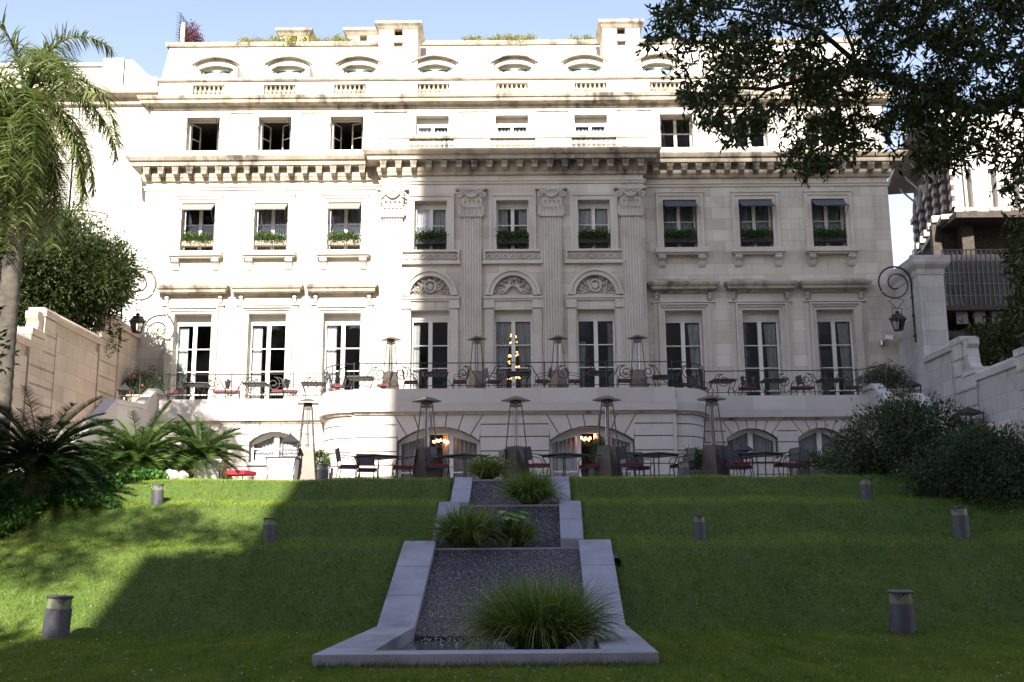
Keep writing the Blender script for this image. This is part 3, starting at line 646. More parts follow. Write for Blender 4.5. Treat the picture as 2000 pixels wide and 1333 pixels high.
# central bays
for i, x in enumerate(colc):
    m = MB(); ring(m, x, 1.30, zc3a, zc3b, .18, CF - .05, CF + .01); ring(m, x, 1.66, zc3a, zc3b + .18, .12, CF - .09, CF); m.build('window_surround', 'trim', man)
    m = MB(); za, zb = Z(509, CF), Z(491, CF)
    m.box(x - 1.17, x + 1.17, CF - .10, CF, zb - .03, zb + .06).box(x - 1.17, x + 1.17, CF - .10, CF, za - .06, za + .0).box(x - 1.22, x + 1.22, CF - .16, CF, za - .16, za - .06)
    m.box(x - 1.17, x - 1.10, CF - .10, CF, za, zb - .03).box(x + 1.10, x + 1.17, CF - .10, CF, za, zb - .03); m.build('scroll_panel', 'trim', man)
    m = MB(); ph = (zb - za) * .40; zc = (za + zb) / 2 - .01
    for k in range(7):
        c = x - .96 + k * .32; pts = [(c + ph * (1 - t / 11) * math.cos(t * .95 + 2.6) * .95, CF - .03, zc + ph * (1 - t / 11) * math.sin(t * .95 + 2.6)) for t in range(10)]
        pts = [(c - .19, CF - .03, za + .03)] + pts; m.tube(pts, .036, 5)
    m.build('running_scroll', 'carve', man)
    # lunette
    def halfring(R0, R1, y0, y1, n=18):
        mm = MB(); out = [(R1 * math.cos(math.pi * k / n), R1 * math.sin(math.pi * k / n)) for k in range(n + 1)]; inn = [(R0 * math.cos(math.pi * k / n), R0 * math.sin(math.pi * k / n)) for k in range(n + 1)]
        for k in range(n): mm.prism([(x + p[0], zl_ + p[1]) for p in (out[k], out[k + 1], inn[k + 1], inn[k])], y0, y1)
        return mm
    halfring(.80, .97, CF - .07, CF + .02).build('archivolt', 'trim', man); halfring(.97, 1.08, CF - .13, CF).build('archivolt', 'trim', man)
    MB().prism(halfc(x, zl_, .82), CF + .16, CF + .2).build('lunette', 'carve', man)
    z1, z0 = Z(580, CF), Z(600, CF)
    m = MB(); m.box(x - 1.17, x + 1.17, CF - .12, CF, z1 - .08, z1).box(x - 1.17, x + 1.17, CF - .07, CF, z1 - .16, z1 - .08)
    for s in (-1, 1):
        m.box(*sorted((x + s * .76, x + s * 1.17)), CF - .09, CF, z1 - .42, z1 - .16); m.box(*sorted((x + s * .76, x + s * 1.19)), CF - .13, CF, z1 - .47, z1 - .42)
        m.box(*sorted((x + s * .80, x + s * 1.13)), CF - .06, CF, ZT, z1 - .47)
    m.build('impost', 'trim', man)
    rg = random.Random(i + 4); m = MB(); yy = CF + .07
    if i == 1:   # two seated cherub reliefs, each one skinned figure
        for s in (-1, 1):
            J = dict(pelvis=(.26, .12), chest=(.17, .34), neck=(.13, .44), head=(.12, .53), kneeA=(.42, .16), footA=(.62, .04), kneeB=(.38, .05), footB=(.58, .0), elA=(.30, .34), haA=(.40, .42), elB=(.05, .30), haB=(-.03, .42))
            R_ = dict(pelvis=.075, chest=.075, neck=.035, head=.075, kneeA=.042, footA=.025, kneeB=.042, footB=.025, elA=.034, haA=.022, elB=.034, haB=.022)
            ed = [('pelvis', 'chest'), ('chest', 'neck'), ('neck', 'head'), ('pelvis', 'kneeA'), ('kneeA', 'footA'), ('pelvis', 'kneeB'), ('kneeB', 'footB'), ('chest', 'elA'), ('elA', 'haA'), ('chest', 'elB'), ('elB', 'haB')]
            ks = list(J); me = bpy.data.meshes.new('cherub_relief'); me.from_pydata([(x + s * J[k][0], yy - (.05 if k in ('kneeA', 'head') else .02), zl_ + .07 + J[k][1]) for k in ks], [(ks.index(a), ks.index(b)) for a, b in ed], [])
            o = link('cherub_relief', me, 'carve', man); sk = o.modifiers.new('skin', 'SKIN'); ss = o.modifiers.new('sub', 'SUBSURF'); ss.levels = ss.render_levels = 1
            for k, v in zip(ks, me.skin_vertices[0].data): v.radius = (R_[k], R_[k] * .9); v.use_root = (k == 'pelvis')
        for k in range(14): 
            a = rg.uniform(.1, .9) * math.pi; r = rg.uniform(.35, .7); m.ball((x + r * math.cos(a), yy + .02, zl_ + .05 + r * math.sin(a)), .07, .03, .03, 6, 4)
        for k in range(8): m.ball((x + rg.uniform(-.15, .15), yy, zl_ + .68 + rg.uniform(-.03, .05)), .04, .03, .04, 6, 4)
    else:
        m.tube([(x + .22 * math.cos(t * .42), yy, zl_ + .40 + .24 * math.sin(t * .42)) for t in range(15)], .045, 6, closed=True)
        m.ball((x, yy, zl_ + .38), .13, .06, .15)
    for k in range(110):
        a = rg.uniform(.02, .98) * math.pi; r = rg.uniform(.3, .73) * (1 if i != 1 else 1); 
        if i == 1 and (abs(math.cos(a)) < .8 and r < .6): continue
        p = (x + r * math.cos(a), yy + rg.uniform(-.01, .03), zl_ + .03 + r * math.sin(a) * .92)
        if rg.random() < .45: m.ball(p, rg.uniform(.025, .045), .03, None, 6, 4)
        else:
            b = a + rg.uniform(-.9, .9); L = rg.uniform(.08, .15); q = (p[0] + L * math.cos(b), p[1] - .02, p[2] + L * math.sin(b)); e = (q[0] + L * .5 * math.cos(b + .7), q[1] + .03, q[2] + L * .5 * math.sin(b + .7))
            m.tube([p, q, e], [.012, .03, .006], 5)
    m.v = [(a, b, max(c, zl_ + .01)) for a, b, c in m.v]
    m.build('relief_carving', 'carve', man)
# pilasters
pil = [X(p, CF - .1) for p in (763, 921, 1081, 1240)]
def pilaster():
    w, n = .39, 7; prof = [(-w, .0), (-w, -.16)]; fw = 2 * w / n
    for k in range(n):
        a = -w + k * fw + fw * .16; b = a + fw * .68; prof += [(a, -.16)] + [(a + (b - a) * t / 4, -.16 + .045 * math.sin(math.pi * t / 4)) for t in (1, 2, 3)] + [(b, -.16)]
    prof += [(w, -.16), (w, 0)]
    o = MB().prism(prof, ZT + .5, 14.48, 'z').build('pilaster', 'trim', man)
    m = MB(); m.box(-.47, .47, -.24, 0, ZT, ZT + .28).mould([(0, ZT + .28), (.06, ZT + .3), (.06, ZT + .42), (0, ZT + .5)], [(-.39, 0), (-.39, -.16), (.39, -.16), (.39, 0)]).build('base', 'trim', o)
    c = MB(); z0, z1 = 14.48, 15.72; c.mould([(0, z0), (.05, z0 + .02), (.05, z0 + .08), (0, z0 + .1)], [(-.41, 0), (-.41, -.17), (.41, -.17), (.41, 0)])
    c.hexa([(-.37, 0, z0), (-.37, -.16, z0), (.37, -.16, z0), (.37, 0, z0)], [(-.46, 0, z1 - .14), (-.46, -.25, z1 - .14), (.46, -.25, z1 - .14), (.46, 0, z1 - .14)])
    c.prism([(-.64, 0), (-.64, -.32), (-.3, -.26), (0, -.24), (.3, -.26), (.64, -.32), (.64, 0)], z1 - .10, z1, 'z')
    def leaf(x, zb, h, wd, out):
        vs = []; 
        for t in range(6):
            u = t / 5; y = -.17 - out * u ** 2.2; z = zb + h * (u if u < .85 else .85 - (u - .85) * .8); wq = wd * (1 - .55 * u) * (1 + .25 * (t % 2))
            vs += [(x - wq / 2, y + .02, z), (x, y - .025, z), (x + wq / 2, y + .02, z)]
        fs = [(t * 3 + a, t * 3 + a + 1, t * 3 + a + 4, t * 3 + a + 3) for t in range(5) for a in (0, 1)]
        b = [(p[0], p[1] + .05, p[2]) for p in vs]; k = len(vs); c.add(vs + b, fs + [tuple(k + i for i in reversed(q)) for q in fs] + [(0, 3, k + 3, k)])
    for k in range(5): leaf(-.32 + k * .16, z0 + .08, .42, .17, .10)
    for k in range(4): leaf(-.27 + k * .18, z0 + .30, .48, .16, .14)
    for s in (-1, 1):
        pts = [(s * (.46 - 0) + s * (.15 * (1 - t / 17)) * math.cos(t * .62 + 1.4), -.27 - .02 * (t / 15), z1 - .30 + .16 * (1 - t / 17) * math.sin(t * .62 + 1.4)) for t in range(16)]
        c.tube([(s * .1, -.25, z1 - .20)] + pts, .036, 6); leaf(s * .44, z0 + .1, .55, .16, .12)
    for k in range(11):
        u = k / 10; c.ball((-.32 + .64 * u, -.30, z1 - .20 - .22 * math.sin(math.pi * u)), .055, .05, .055, 6, 4)
    for k in range(7): c.ball((-.24 + .08 * k, -.28, z1 - .14), .032, n=6, m=4)
    c.build('capital', 'carve', o); return o
p0 = pilaster()
for i, x in enumerate(pil):
    if i == 0: p0.location = (x, CF, 0)
    else: copy_tree(p0, man, (x, CF, 0))
# central balustrade above the cornice
bz0, bz1 = 17.28, 17.86; bx0, bx1 = X(740, 41.1, 280), X(1262, 41.1, 280)
MB().box(bx0, bx1, 41.02, 41.32, bz1 - .13, bz1).box(bx0 + .04, bx1 - .04, 41.05, 41.3, bz0, bz0 + .08).build('balustrade_rail', 'cornice', man, bevel=.015)
gaps = [(X(a, 41.1, 280), X(b, 41.1, 280)) for a, b in ((799, 887), (957, 1046), (1116, 1204))]
prev = bx0 + .05
for a, b in gaps + [(bx1 - .05, None)]:
    MB().box(prev, a, 41.06, 41.29, bz0 + .08, bz1 - .13).build('balustrade_pier', 'attic', man)
    if b is None: break
    m = MB(); k = int((b - a) / .2)
    for j in range(k): m.lathe([(r, bz0 + .08 + z) for r, z in baluster(bz1 - bz0 - .21, .085)], a + (j + .5) * (b - a) / k, 41.17, 10)
    m.build('baluster_row', 'cornice', man); prev = b

# dormers
def dormer():
    w = .90; zs, zt = Z(124, 42.6), Z(112, 42.6); wz, wt_ = Z(133, 42.6), Z(127, 42.6)
    o = MB().wall(seg_arch(-w, w, 19.97, zs, zt), [seg_arch(-.66, .66, 20.4, wz, wt_)], 0, .25)
    n = 12; A = seg_arch(-w, w, 19.97, zs, zt)
    o.add([(a, 0, b) for a, b in A] + [(a, 1.7, b) for a, b in A], [(i, (i + 1) % len(A), len(A) + (i + 1) % len(A), len(A) + i) for i in range(len(A))])
    o = o.build('dormer', 'attic', man)
    def arcband(w0, zs0, zt0, th, y0, y1, name, mat):
        P = seg_arch(-w0, w0, 0, zs0, zt0, 14)[2:]; Q = [(a * (1 + .0), b + th) for a, b in P]; b = MB()
        for i in range(len(P) - 1): b.prism([P[i], P[i + 1], Q[i + 1], Q[i]], y0, y1)
        b.build(name, mat, o)
    arcband(1.0, zs - .05, zt + .0, .05, -.20, .02, 'hood', 'cornice'); arcband(.72, wz - .03, wt_ + .0, .05, -.10, .0, 'arch_trim', 'cornice')
    gt = Z(135.5, 42.7); f = MB(); f.box(-.68, -.54, .12, .2, 20.4, wz).box(.54, .68, .12, .2, 20.4, wz).box(-.12, .12, .1, .2, 20.4, gt).box(-.54, .54, .1, .2, gt, wt_ + .02)
    f.build('frame', 'white', o); MB().box(-.54, .54, .16, .18, 20.4, gt).build('shutter', 'green', o)
    return o
d0 = dormer()
for i, x in enumerate(dcol):
    if i == 0: d0.location = (x, 42.6, 0)
    else: copy_tree(d0, man, (x, 42.6, 0))
# brick chimneys
def chimney(pa, pb, ya, yb, Y, dep, full=True):
    xa, xb = X(pa, Y, 80), X(pb, Y, 80); zt = Z(ya, Y, (pa + pb) / 2); zb = 19.9 if full else zm - .3; w = xb - xa; m = MB()
    m.box(xa + .1, xa + w * .4, Y + .1, Y + dep, zb, zt - .3).box(xb - w * .4, xb - .1, Y + .1, Y + dep, zb, zt - .3).box(xa + w * .4, xb - w * .4, Y + .22, Y + dep, zb, zt - .55)
    o = m.build('chimney', 'brick', man)
    c = MB(); P = [(xa + .1, Y + dep), (xa + .1, Y + .1), (xb - .1, Y + .1), (xb - .1, Y + dep)]
    c.mould([(-.2, zt - .32), (.02, zt - .32), (.1, zt - .2), (.18, zt - .12), (.18, zt), (-.2, zt)], P).box(xa + .3, xb - .3, Y + .3, Y + dep, zt - .1, zt - .02)
    c.box(xa + w * .38, xb - w * .38, Y + .05, Y + .3, zt - .95, zt - .85) if full else None
    c.build('cap', 'cornice', o)
    return o
chimney(735, 820, 42, 145, 42.35, 1.6); chimney(1173, 1255, 39, 145, 42.35, 1.6)
chimney(541, 606, 56, 85, 45.2, 1.1, False); chimney(673, 745, 55, 85, 45.2, 1.1, False); chimney(1628, 1700, 118, 140, 44.6, 1.0, False)
# roof-terrace spiked fence
rf = thing('spiked_fence', 'black spiked iron fence and screen panel at the left end of the roof edge', 'fence', (X(352, 44.6, 60), 44.6, zm))
MB().box(.02, .2, .0, 1.2, 0, 1.25).build('panel', 'attic', rf)
m = MB()
for k in range(9): m.tube([(-.02 + .02 * k, .15 * k, 0), (-.02 + .02 * k, .15 * k, 1.75 - .02 * k)], .014, 4)
for k in range(14): m.tube([(.02, 0, .1 + k * .12), (-.16, -.1, .16 + k * .12)], .010, 4)
m.tube([(.0, 0, 1.6), (.2, 1.3, 1.5)], .014, 4); m.build('spikes', 'iron', rf)

# ------------------------------------------------------------------ terrace podium (part of the mansion)
def arc(cxx, sgn):
    # convex quarter from the recessed wing face (YW) round to the central face
    pts = []
    for k in range(9):
        t = math.pi / 2 * k / 8; pts.append((sgn * (5.62 + 1.15 * math.cos(t)) , YW - (YW - 36.0) * math.sin(t)))
    return pts
left = [(a + .0, b) for a, b in arc(0, -1)]; right = [(a + .1, b) for a, b in reversed(arc(0, 1))]
FP = [(-12.75, YW)] + left + [(-5.36, 36.0), (-5.36, YC), (5.46, YC), (5.46, 36.0)] + right + [(12.85, YW)]
zb1, zb2, zb3 = Z(783, YC), Z(803, YC), Z(809, YC)
MB().mould([(-.35, zb1), (0, zb1), (0, ZT), (-.35, ZT)], FP).build('terrace_parapet', 'parapet', man)
MB().mould([(-.2, zb2), (.055, zb2), (.06, zb1 - .002), (-.2, zb1 - .002)], FP).build('parapet_band', 'parapet', man)
MB().mould([(-.2, zb3), (-.06, zb3), (.0, zb2 - .002), (-.2, zb2 - .002)], FP).build('parapet_moulding', 'cornice', man)
fl = MB(); fl.box(-14.9, 15.3, YW + .3, WF, ZT - .3, ZT - .02); fl.prism([(-6.6, 38.3)] + [(x, y + .25) for x, y in left[1:]] + [(-5.3, YC + .3), (5.4, YC + .3)] + [(x, y + .25) for x, y in right[:-1]] + [(6.7, 38.3)], ZT - .3, ZT - .02, 'z'); fl.build('terrace_floor', 'pave', man)
# basement walls (recessed backing), arches
BC, BW = YC + .14, YW + .12
ca = [(X(775, BC, 880), X(938, BC, 880)), (X(1073, BC, 880), X(1240, BC, 880))]; czs, czt = Z(862, BC), Z(833, BC)
wa = [(X(1420, BW, 880), X(1520, BW, 880)), (X(1560, BW, 880), X(1652, BW, 880))]; wa += [(-b + .05, -a + .05) for a, b in wa]; wzs, wzt, wsill = Z(857, BW, 1480), Z(837, BW, 1480), Z(897, BW, 1480)
MB().wall(rect(-5.3, 5.4, ZG, zb3 + .02), [seg_arch(a, b, ZG + .01, czs, czt) for a, b in ca], BC, .45).build('basement_wall', 'joint', man)
MB().wall(rect(-12.75, -6.5, ZG, zb3 + .02), [seg_arch(a, b, wsill, wzs, wzt) for a, b in wa[2:]], BW, .4).build('basement_wall', 'joint', man)
MB().wall(rect(6.6, 12.85, ZG, zb3 + .02), [seg_arch(a, b, wsill, wzs, wzt) for a, b in wa[:2]], BW, .4).build('basement_wall', 'joint', man)
# rusticated blocks 3 cm proud, with gaps between as joints
ck = [ZG + .0] + [Z(p, YC, 1003) for p in (930, 907, 880.5, 852.5, 828)] + [zb3]
ck[0] = ZG
def courses(a_list, xa, xb, y, zs, zt, sill, cks):
    g = .019; blocks = MB(); a_list = sorted(a_list)
    fans = []
    for a, b in a_list:
        w = (b - a) / 2; h = zt - zs; R = (w * w + h * h) / (2 * h); c = (a + b) / 2; cz = zt - R; al = math.asin(min(1, w / R)); fans.append((a, b, c, cz, R, al))
    ztop = cks[-1]; zj = cks[-2]
    nv = 5; q = .74
    def ap(f, t): return (f[2] + f[4] * math.sin(t), f[3] + f[4] * math.cos(t))
    def tp(f, t): p = ap(f, t); return (p[0] + (ztop - p[1]) * math.tan(t * 1.1), ztop)
    for f in fans:   # voussoirs
        for k in range(nv):
            t0 = f[5] * q * (2 * k / nv - 1); t1 = f[5] * q * (2 * (k + 1) / nv - 1)
            P = [ap(f, t0), ap(f, (t0 + t1) / 2), ap(f, t1)]; A, B = tp(f, t0), tp(f, t1)
            blocks.prism([(P[0][0] + g, P[0][1]), P[1], (P[2][0] - g, P[2][1]), (B[0] - g, ztop), (A[0] + g, ztop)], y - .03, y + .02)
    edges = []; prev = xa; pf = None
    for f in fans + [None]:
        edges.append((prev, f[0] if f else xb, pf, f)); prev = f[1] if f else 0; pf = f
    for a, b, fa, fb in edges:
        L = [(a, zj + g)] if fa is None else [(a + .015, zj + g), ap(fa, fa[5] * .97), ap(fa, fa[5] * .86), (ap(fa, fa[5] * q)[0] + g, ap(fa, fa[5] * q)[1]), (tp(fa, fa[5] * q)[0] + g, ztop)]
        if fa is None: L.append((a, ztop))
        Rr = [(b, zj + g)] if fb is None else [(b - .015, zj + g), ap(fb, -fb[5] * .97), ap(fb, -fb[5] * .86), (ap(fb, -fb[5] * q)[0] - g, ap(fb, -fb[5] * q)[1]), (tp(fb, -fb[5] * q)[0] - g, ztop)]
        if fb is None: Rr.append((b, ztop))
        blocks.prism(L + Rr[::-1], y - .03, y + .02)
        for j in range(len(cks) - 2): blocks.box(a, b, y - .03, y + .02, cks[j] + g, cks[j + 1] - g)
    if sill > cks[0] + .1:
        for f in fans:
            zz = cks[0]
            for j in range(len(cks) - 1):
                z0, z1 = cks[j] + g, min(cks[j + 1] - g, sill - .12)
                if z1 > z0 + .03: blocks.box(f[0], f[1], y - .03, y + .02, z0, z1)
            blocks.box(f[0] - .05, f[1] + .05, y - .10, y + .2, sill - .10, sill)
    return blocks
courses(ca, -5.3, 5.4, BC, czs, czt, ZG, ck).build('rusticated_courses', 'rust', man, bevel=.008)
wck = [ZG] + [Z(p, YW, 1003) for p in (930, 908, 888, 866.5, 845)] + [zb3]
for seg in ((wa[2:], -12.72, -6.72), (wa[:2], 6.82, 12.82)): courses(seg[0], seg[1], seg[2], BW, wzs, wzt, wsill, wck).build('rusticated_courses', 'rust', man, bevel=.008)
for pth in (left + [(-5.38, 36.0)], [(5.48, 36.0)] + right):
    pb = [(x, y) for x, y in pth]; m = MB(); b = MB().mould([(-.5, ZG), (-.17, ZG), (-.17, zb3 + .02), (-.5, zb3 + .02)], pb); b.build('basement_wall', 'joint', man)
    for j in range(len(ck) - 1): m.mould([(-.3, ck[j] + .019), (-.13, ck[j] + .019), (-.13, ck[j + 1] - .019), (-.3, ck[j + 1] - .019)], pb)
    m.build('rusticated_courses', 'rust', man)
MB().box(-5.39, -5.28, BC - .03, 36.3, ZG, zb3).build('basement_return', 'rust', man); MB().box(5.38, 5.49, BC - .03, 36.3, ZG, zb3).build('basement_return', 'rust', man)
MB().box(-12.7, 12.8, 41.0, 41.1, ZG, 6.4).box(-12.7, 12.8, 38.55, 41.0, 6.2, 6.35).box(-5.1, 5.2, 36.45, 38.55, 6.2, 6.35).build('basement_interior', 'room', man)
# basement windows
for a, b in ca:
    w = b - a; h = czt - ZG; c = (a + b) / 2; A = seg_arch(-w / 2 + .02, w / 2 - .02, 0, czs - ZG, h - .01)
    f = MB(); f.wall(A, [seg_arch(-w / 2 + .12, -.48, .12, czs - ZG - .02, czs - ZG + .20, 2)[:2] + [(-.48, h - .30), (-w / 2 + .12, czs - ZG - .05)], rect(-.34, .34, .12, h - .22), [(.48, .12), (w / 2 - .12, .12), (w / 2 - .12, czs - ZG - .05), (.48, h - .30)]], 0, .06)
    f.wall([(p[0], p[1]) for p in A], [rect(-w / 2 + .13, -.49, .13, 1.0), rect(-.33, .33, .13, 1.0), rect(.49, w / 2 - .13, .13, 1.0)], .5, .01) if False else None
    f.box(-w / 2 + .12, -.48, -.0, .04, .95, 1.0).box(.48, w / 2 - .12, -.0, .04, .95, 1.0)
    o = f.build('french_window', 'white', man); o.location = (c, BC + .35, ZG)
    MB().add([(-w / 2 + .1, .03, .1), (w / 2 - .1, .03, .1), (w / 2 - .1, .03, h - .2), (-w / 2 + .1, .03, h - .2)], [(0, 1, 2, 3)]).build('pane', 'glass', o)
    curtain(o, -w / 2 + .12, -.42, 0, h - .15, .3, mat='net', k=6, seed=3); curtain(o, .45, w / 2 - .12, 0, h - .15, .3, mat='net', k=6, seed=5); curtain(o, .1, .4, 0, h - .15, .3, mat='net', k=3, seed=6)
    kn = MB(); kn.ball((.41, -.05, 1.15), .03); kn.build('knob', 'steel', o)
for i, (a, b) in enumerate(wa):
    w = b - a; h = wzt - wsill; zs = wzs - wsill; c = (a + b) / 2
    f = MB().wall(seg_arch(-w / 2 + .01, w / 2 - .01, 0, zs, h), [[(-w / 2 + .1, .1), (-.09, .1), (-.09, h - .12), (-w / 2 + .1, zs - .06)], [(.09, .1), (w / 2 - .1, .1), (w / 2 - .1, zs - .06), (.09, h - .12)]], 0, .06)
    f.box(-w / 2 + .1, w / 2 - .1, .005, .04, zs - .24, zs - .2) if i > 1 else None
    o = f.build('basement_window', 'white', man); o.location = (c, BW + .3, wsill)
    MB().add([(-w / 2 + .1, .03, .1), (w / 2 - .1, .03, .1), (w / 2 - .1, .03, h - .12), (-w / 2 + .1, .03, h - .12)], [(0, 1, 2, 3)]).build('pane', 'glass', o)
    curtain(o, -w / 2 + .08, w / 2 - .08, 0, h - .02, .25, mat='net' if i < 2 else 'curtain', k=14, seed=i)

# wrought-iron terrace railing
def railing(path, post_every=4):
    m = MB(); H = .92; tot = 0; P = [Vector((x, y, 0)) for x, y in path]; L = [0]
    for i in range(1, len(P)): L.append(L[-1] + (P[i] - P[i - 1]).length)
    def pt(s, z):
        s = max(0, min(L[-1], s))
        for i in range(1, len(P)):
            if s <= L[i] + 1e-9: q = P[i - 1].lerp(P[i], (s - L[i - 1]) / max(1e-9, L[i] - L[i - 1])); return (q.x, q.y, ZT + z)
    N = max(2, int(L[-1] / .25))
    for z, r in ((H, .018), (.14, .014)): m.tube([pt(L[-1] * k / N, z) for k in range(N + 1)], r, 4)
    n = max(1, round(L[-1] / 1.05)); u = L[-1] / n
    for k in range(n):
        s0 = k * u; mir = 1 if k % 2 == 0 else -1; c = s0 + u / 2 + mir * u * .14
        R = .26; pts = []
        for t in range(22):
            a = t * .52 ; r = R * (1 - t / 26)
            pts.append((c + mir * r * math.cos(a + 1.1), .56 + r * math.sin(a + 1.1)))
        tail = [(s0 + u / 2 - mir * u * .5, .16), (s0 + u / 2 - mir * u * .38, .22), (s0 + u / 2 - mir * u * .22, .52), (s0 + u / 2 - mir * u * .08, .78)]
        pts = [(a, b) for a, b in tail] + pts[::1][1:]
        m.tube([pt(a, b) for a, b in pts], .018, 5)
        m.tube([pt(c + mir * .1, .14), pt(c + mir * .25, .34), pt(c + mir * u * .36, .16)], .014, 4)
        if k % 2 == 0: m.tube([pt(s0, 0), pt(s0, H + .04)], .018, 4)
    for s in (0, L[-1]): m.tube([pt(s, 0), pt(s, H + .06)], .018, 5)
    return m.build('railing', 'iron', man)
inset = .16
railing([(-12.3, YW + inset), (-6.75, YW + inset)])
railing([(x * .99, y + inset) for x, y in left] + [(-5.4, 36.2)]); railing([(-5.2, YC + .3), (5.3, YC + .3)])
railing([(5.45, 36.2)] + [(x * .99, y + inset) for x, y in right]); railing([(6.9, YW + inset), (12.35, YW + inset)])
railing([(12.4, YW + inset), (13.05, YW - .9)]); railing([(-12.35, YW + inset), (-13.0, YW - .9)])

# ------------------------------------------------------------------ tower behind the photographer (throws the big shadow), plus blocks added to shade lawn
TH = 57.0
tw = thing('apartment_tower', 'tall concrete apartment tower standing behind the garden opposite the mansion', 'building', (0, 0, 0))
m = MB(); xe = -3.75 - SUN_SLOPE * 61.5; m.box(xe, 62, -40, -20, -.1, TH); m.build('tower_body', 'tower', tw)
MB().box(xe - 1.75, xe - .002, -40, -20.4, -.1, 28.0).build('added_shade_block', 'tower', tw)  # unseen block added so the lowest bank falls in shade
MB().box(-60, xe - 1.76, -40, -20.8, -.1, 23.6).build('added_shade_block', 'tower', tw)  # unseen low block added to shade the near left lawn
m = MB(); [m.box(xe + 2 + k * 4, xe + 3.6 + k * 4, -20.0, -19.95, 3 + j * 3.2, 4.8 + j * 3.2) for k in range(14) for j in range(16)]; m.build('window_band', 'net', tw)

# ------------------------------------------------------------------ garden side walls and stairs
def side_wall(sgn, x, mat, segs, piers, label, cat='wall'):
    w = thing('garden_wall', label, cat, (0, 0, 0)); m = MB(); cp = MB()
    for ya, yb, z in segs:
        m.box(*sorted((x, x - sgn * -.35)), ya, yb, 0, z - .28)
        cp.prism([(x - sgn * .10, z - .30), (x - sgn * .12, z - .10), (x - sgn * .06, z), (x + sgn * .45, z), (x + sgn * .45, z - .3)], ya, yb)
        # raised ashlar panel inside each bay
        a, b = ya + 1.05, yb - .95
        if b - a > 1.0:
            zl = max(3.0, z - 4.2); m.box(*sorted((x - sgn * .07, x)), a, b, zl, z - .62)
    m.build('wall_panels', mat, w); cp.build('coping', mat, w)
    p = MB()
    for y0, y1, z, zt in piers:
        k = 0; zz = 2.6
        while zz < z - .05:
            p.box(*sorted((x - sgn * .11, x + sgn * .3)), y0, y1, zz + .018, min(zz + .54, z) - .018); p.box(*sorted((x - sgn * .08, x + sgn * .3)), y0 + .02, y1 - .02, zz - .02, zz + .02); zz += .56
        p.box(*sorted((x - sgn * .15, x + sgn * .45)), y0 - .03, y1 + .05, z, z + .0 + .22)
        # swept scroll linking the low and high coping
        if zt:
            sc = [(y0 - .02, zt), (y0 - .95, zt), (y0 - .62, zt + .12), (y0 - .38, zt + .38), (y0 - .30, z - .25), (y0 - .42, z - .12), (y0 - .42, z + .1), (y0 - .02, z + .1)]
            p.prism([(a, b) for a, b in sc], *sorted((x - sgn * .05, x + sgn * .35)), 'x')
    p.build('pier', mat, w, bevel=.01); return w
LX, RX = -14.9, 15.36
side_wall(-1, LX, 'garden_wall', [(22, 33.3, 7.9), (33.3, 38.8, 9.05), (38.8, 42, 10.05)], [(32.4, 33.3, 8.0, 0), (33.3, 34.2, 8.75, 7.9), (37.9, 38.8, 9.0, 0), (38.8, 39.6, 9.85, 9.05)],
          'warm cream stone garden wall stepping up to the house at the left, with rusticated piers')
side_wall(1, RX, 'shade_wall', [(22, 35.9, 7.05), (35.9, 39.4, 8.4)], [(31.2, 32.1, 7.0, 0), (35.0, 35.9, 7.0, 0), (35.9, 36.7, 8.2, 7.05)],
          'pale stone garden wall stepping up to the house at the right, in shade')
gp = thing('gate_pillar', 'tall square stone pillar with moulded cap rising from the right garden wall', 'pillar', (RX, 39.4, 0))
MB().box(.0, .95, 0, 2.6, 0, 11.75).box(-.03, .85, .25, 2.5, 4.5, 11.1).box(.15, .8, -.03, .0, 4.5, 11.0).build('shaft', 'shade_wall', gp)
MB().mould([(-.3, 11.5), (.03, 11.5), (.05, 11.7), (.18, 11.85), (.22, 11.95), (.22, 12.2), (-.3, 12.3)], [(0, 2.6), (0, 0), (.95, 0), (.95, 2.6)]).box(.2, .75, .2, 2.4, 12.15, 12.28).build('cap', 'shade_wall', gp)
def stairs(sgn, xi, xo, label, mat):
    st = thing('garden_stairs', label, 'stairs', (0, 0, 0)); m = MB(); a, b = sorted((xi, xo))
    nst = 10; y, z = YW + .3, ZT - .02
    for k in range(9): m.box(a, b, y - (k + 1) * .23, y - k * .23, 2.4, z - (k + 1) * .155)
    y2, z2 = y - 9 * .23, z - 9 * .155 - .155
    m.box(a, b, 33.4, y2, 2.4, z2)
    n2 = 14
    for k in range(n2): m.box(a, b, 33.4 - (k + 1) * .3, 33.4 - k * .3, 2.4, z2 - (k + 1) * (z2 - ZG) / n2)
    m.build('steps', 'parapet', st)
    p = [(YW + 1.0, 2.4), (YW + 1.0, 7.10), (YW - .1, 7.12), (36.5, 6.38), (34.0, 6.20), (31.5, 4.75), (29.0, 3.85), (28.6, 3.85), (28.6, 2.4)]
    x0, x1 = sorted((xi - sgn * .28, xi))
    MB().prism([(q, r - .16) if r > 2.5 else (q, r) for q, r in p], x0, x1, 'x').build('parapet', mat, st)
    cp = p[1:-1]; c = MB(); c.prism([(q, r) for q, r in cp] + [(q, r - .17) for q, r in reversed(cp)], x0 - .05, x1 + .05, 'x'); c.build('coping', mat, st, bevel=.012)
    return st
stairs(-1, -12.95, LX, 'sunlit white stone staircase going down along the left garden wall', 'parapet')
stairs(1, 13.1, RX, 'grey shaded stone staircase going down along the right garden wall', 'shade_wall')
tag(MB().box(*sorted((10.2, 13.0)), 27.4, 28.6, 2.6, 5.0).build('stair_pedestal', 'parapet', bevel=.02), 'plain pale stone pedestal block at the foot of the right staircase', 'pedestal').location = (3.1, 1.2, -.3)

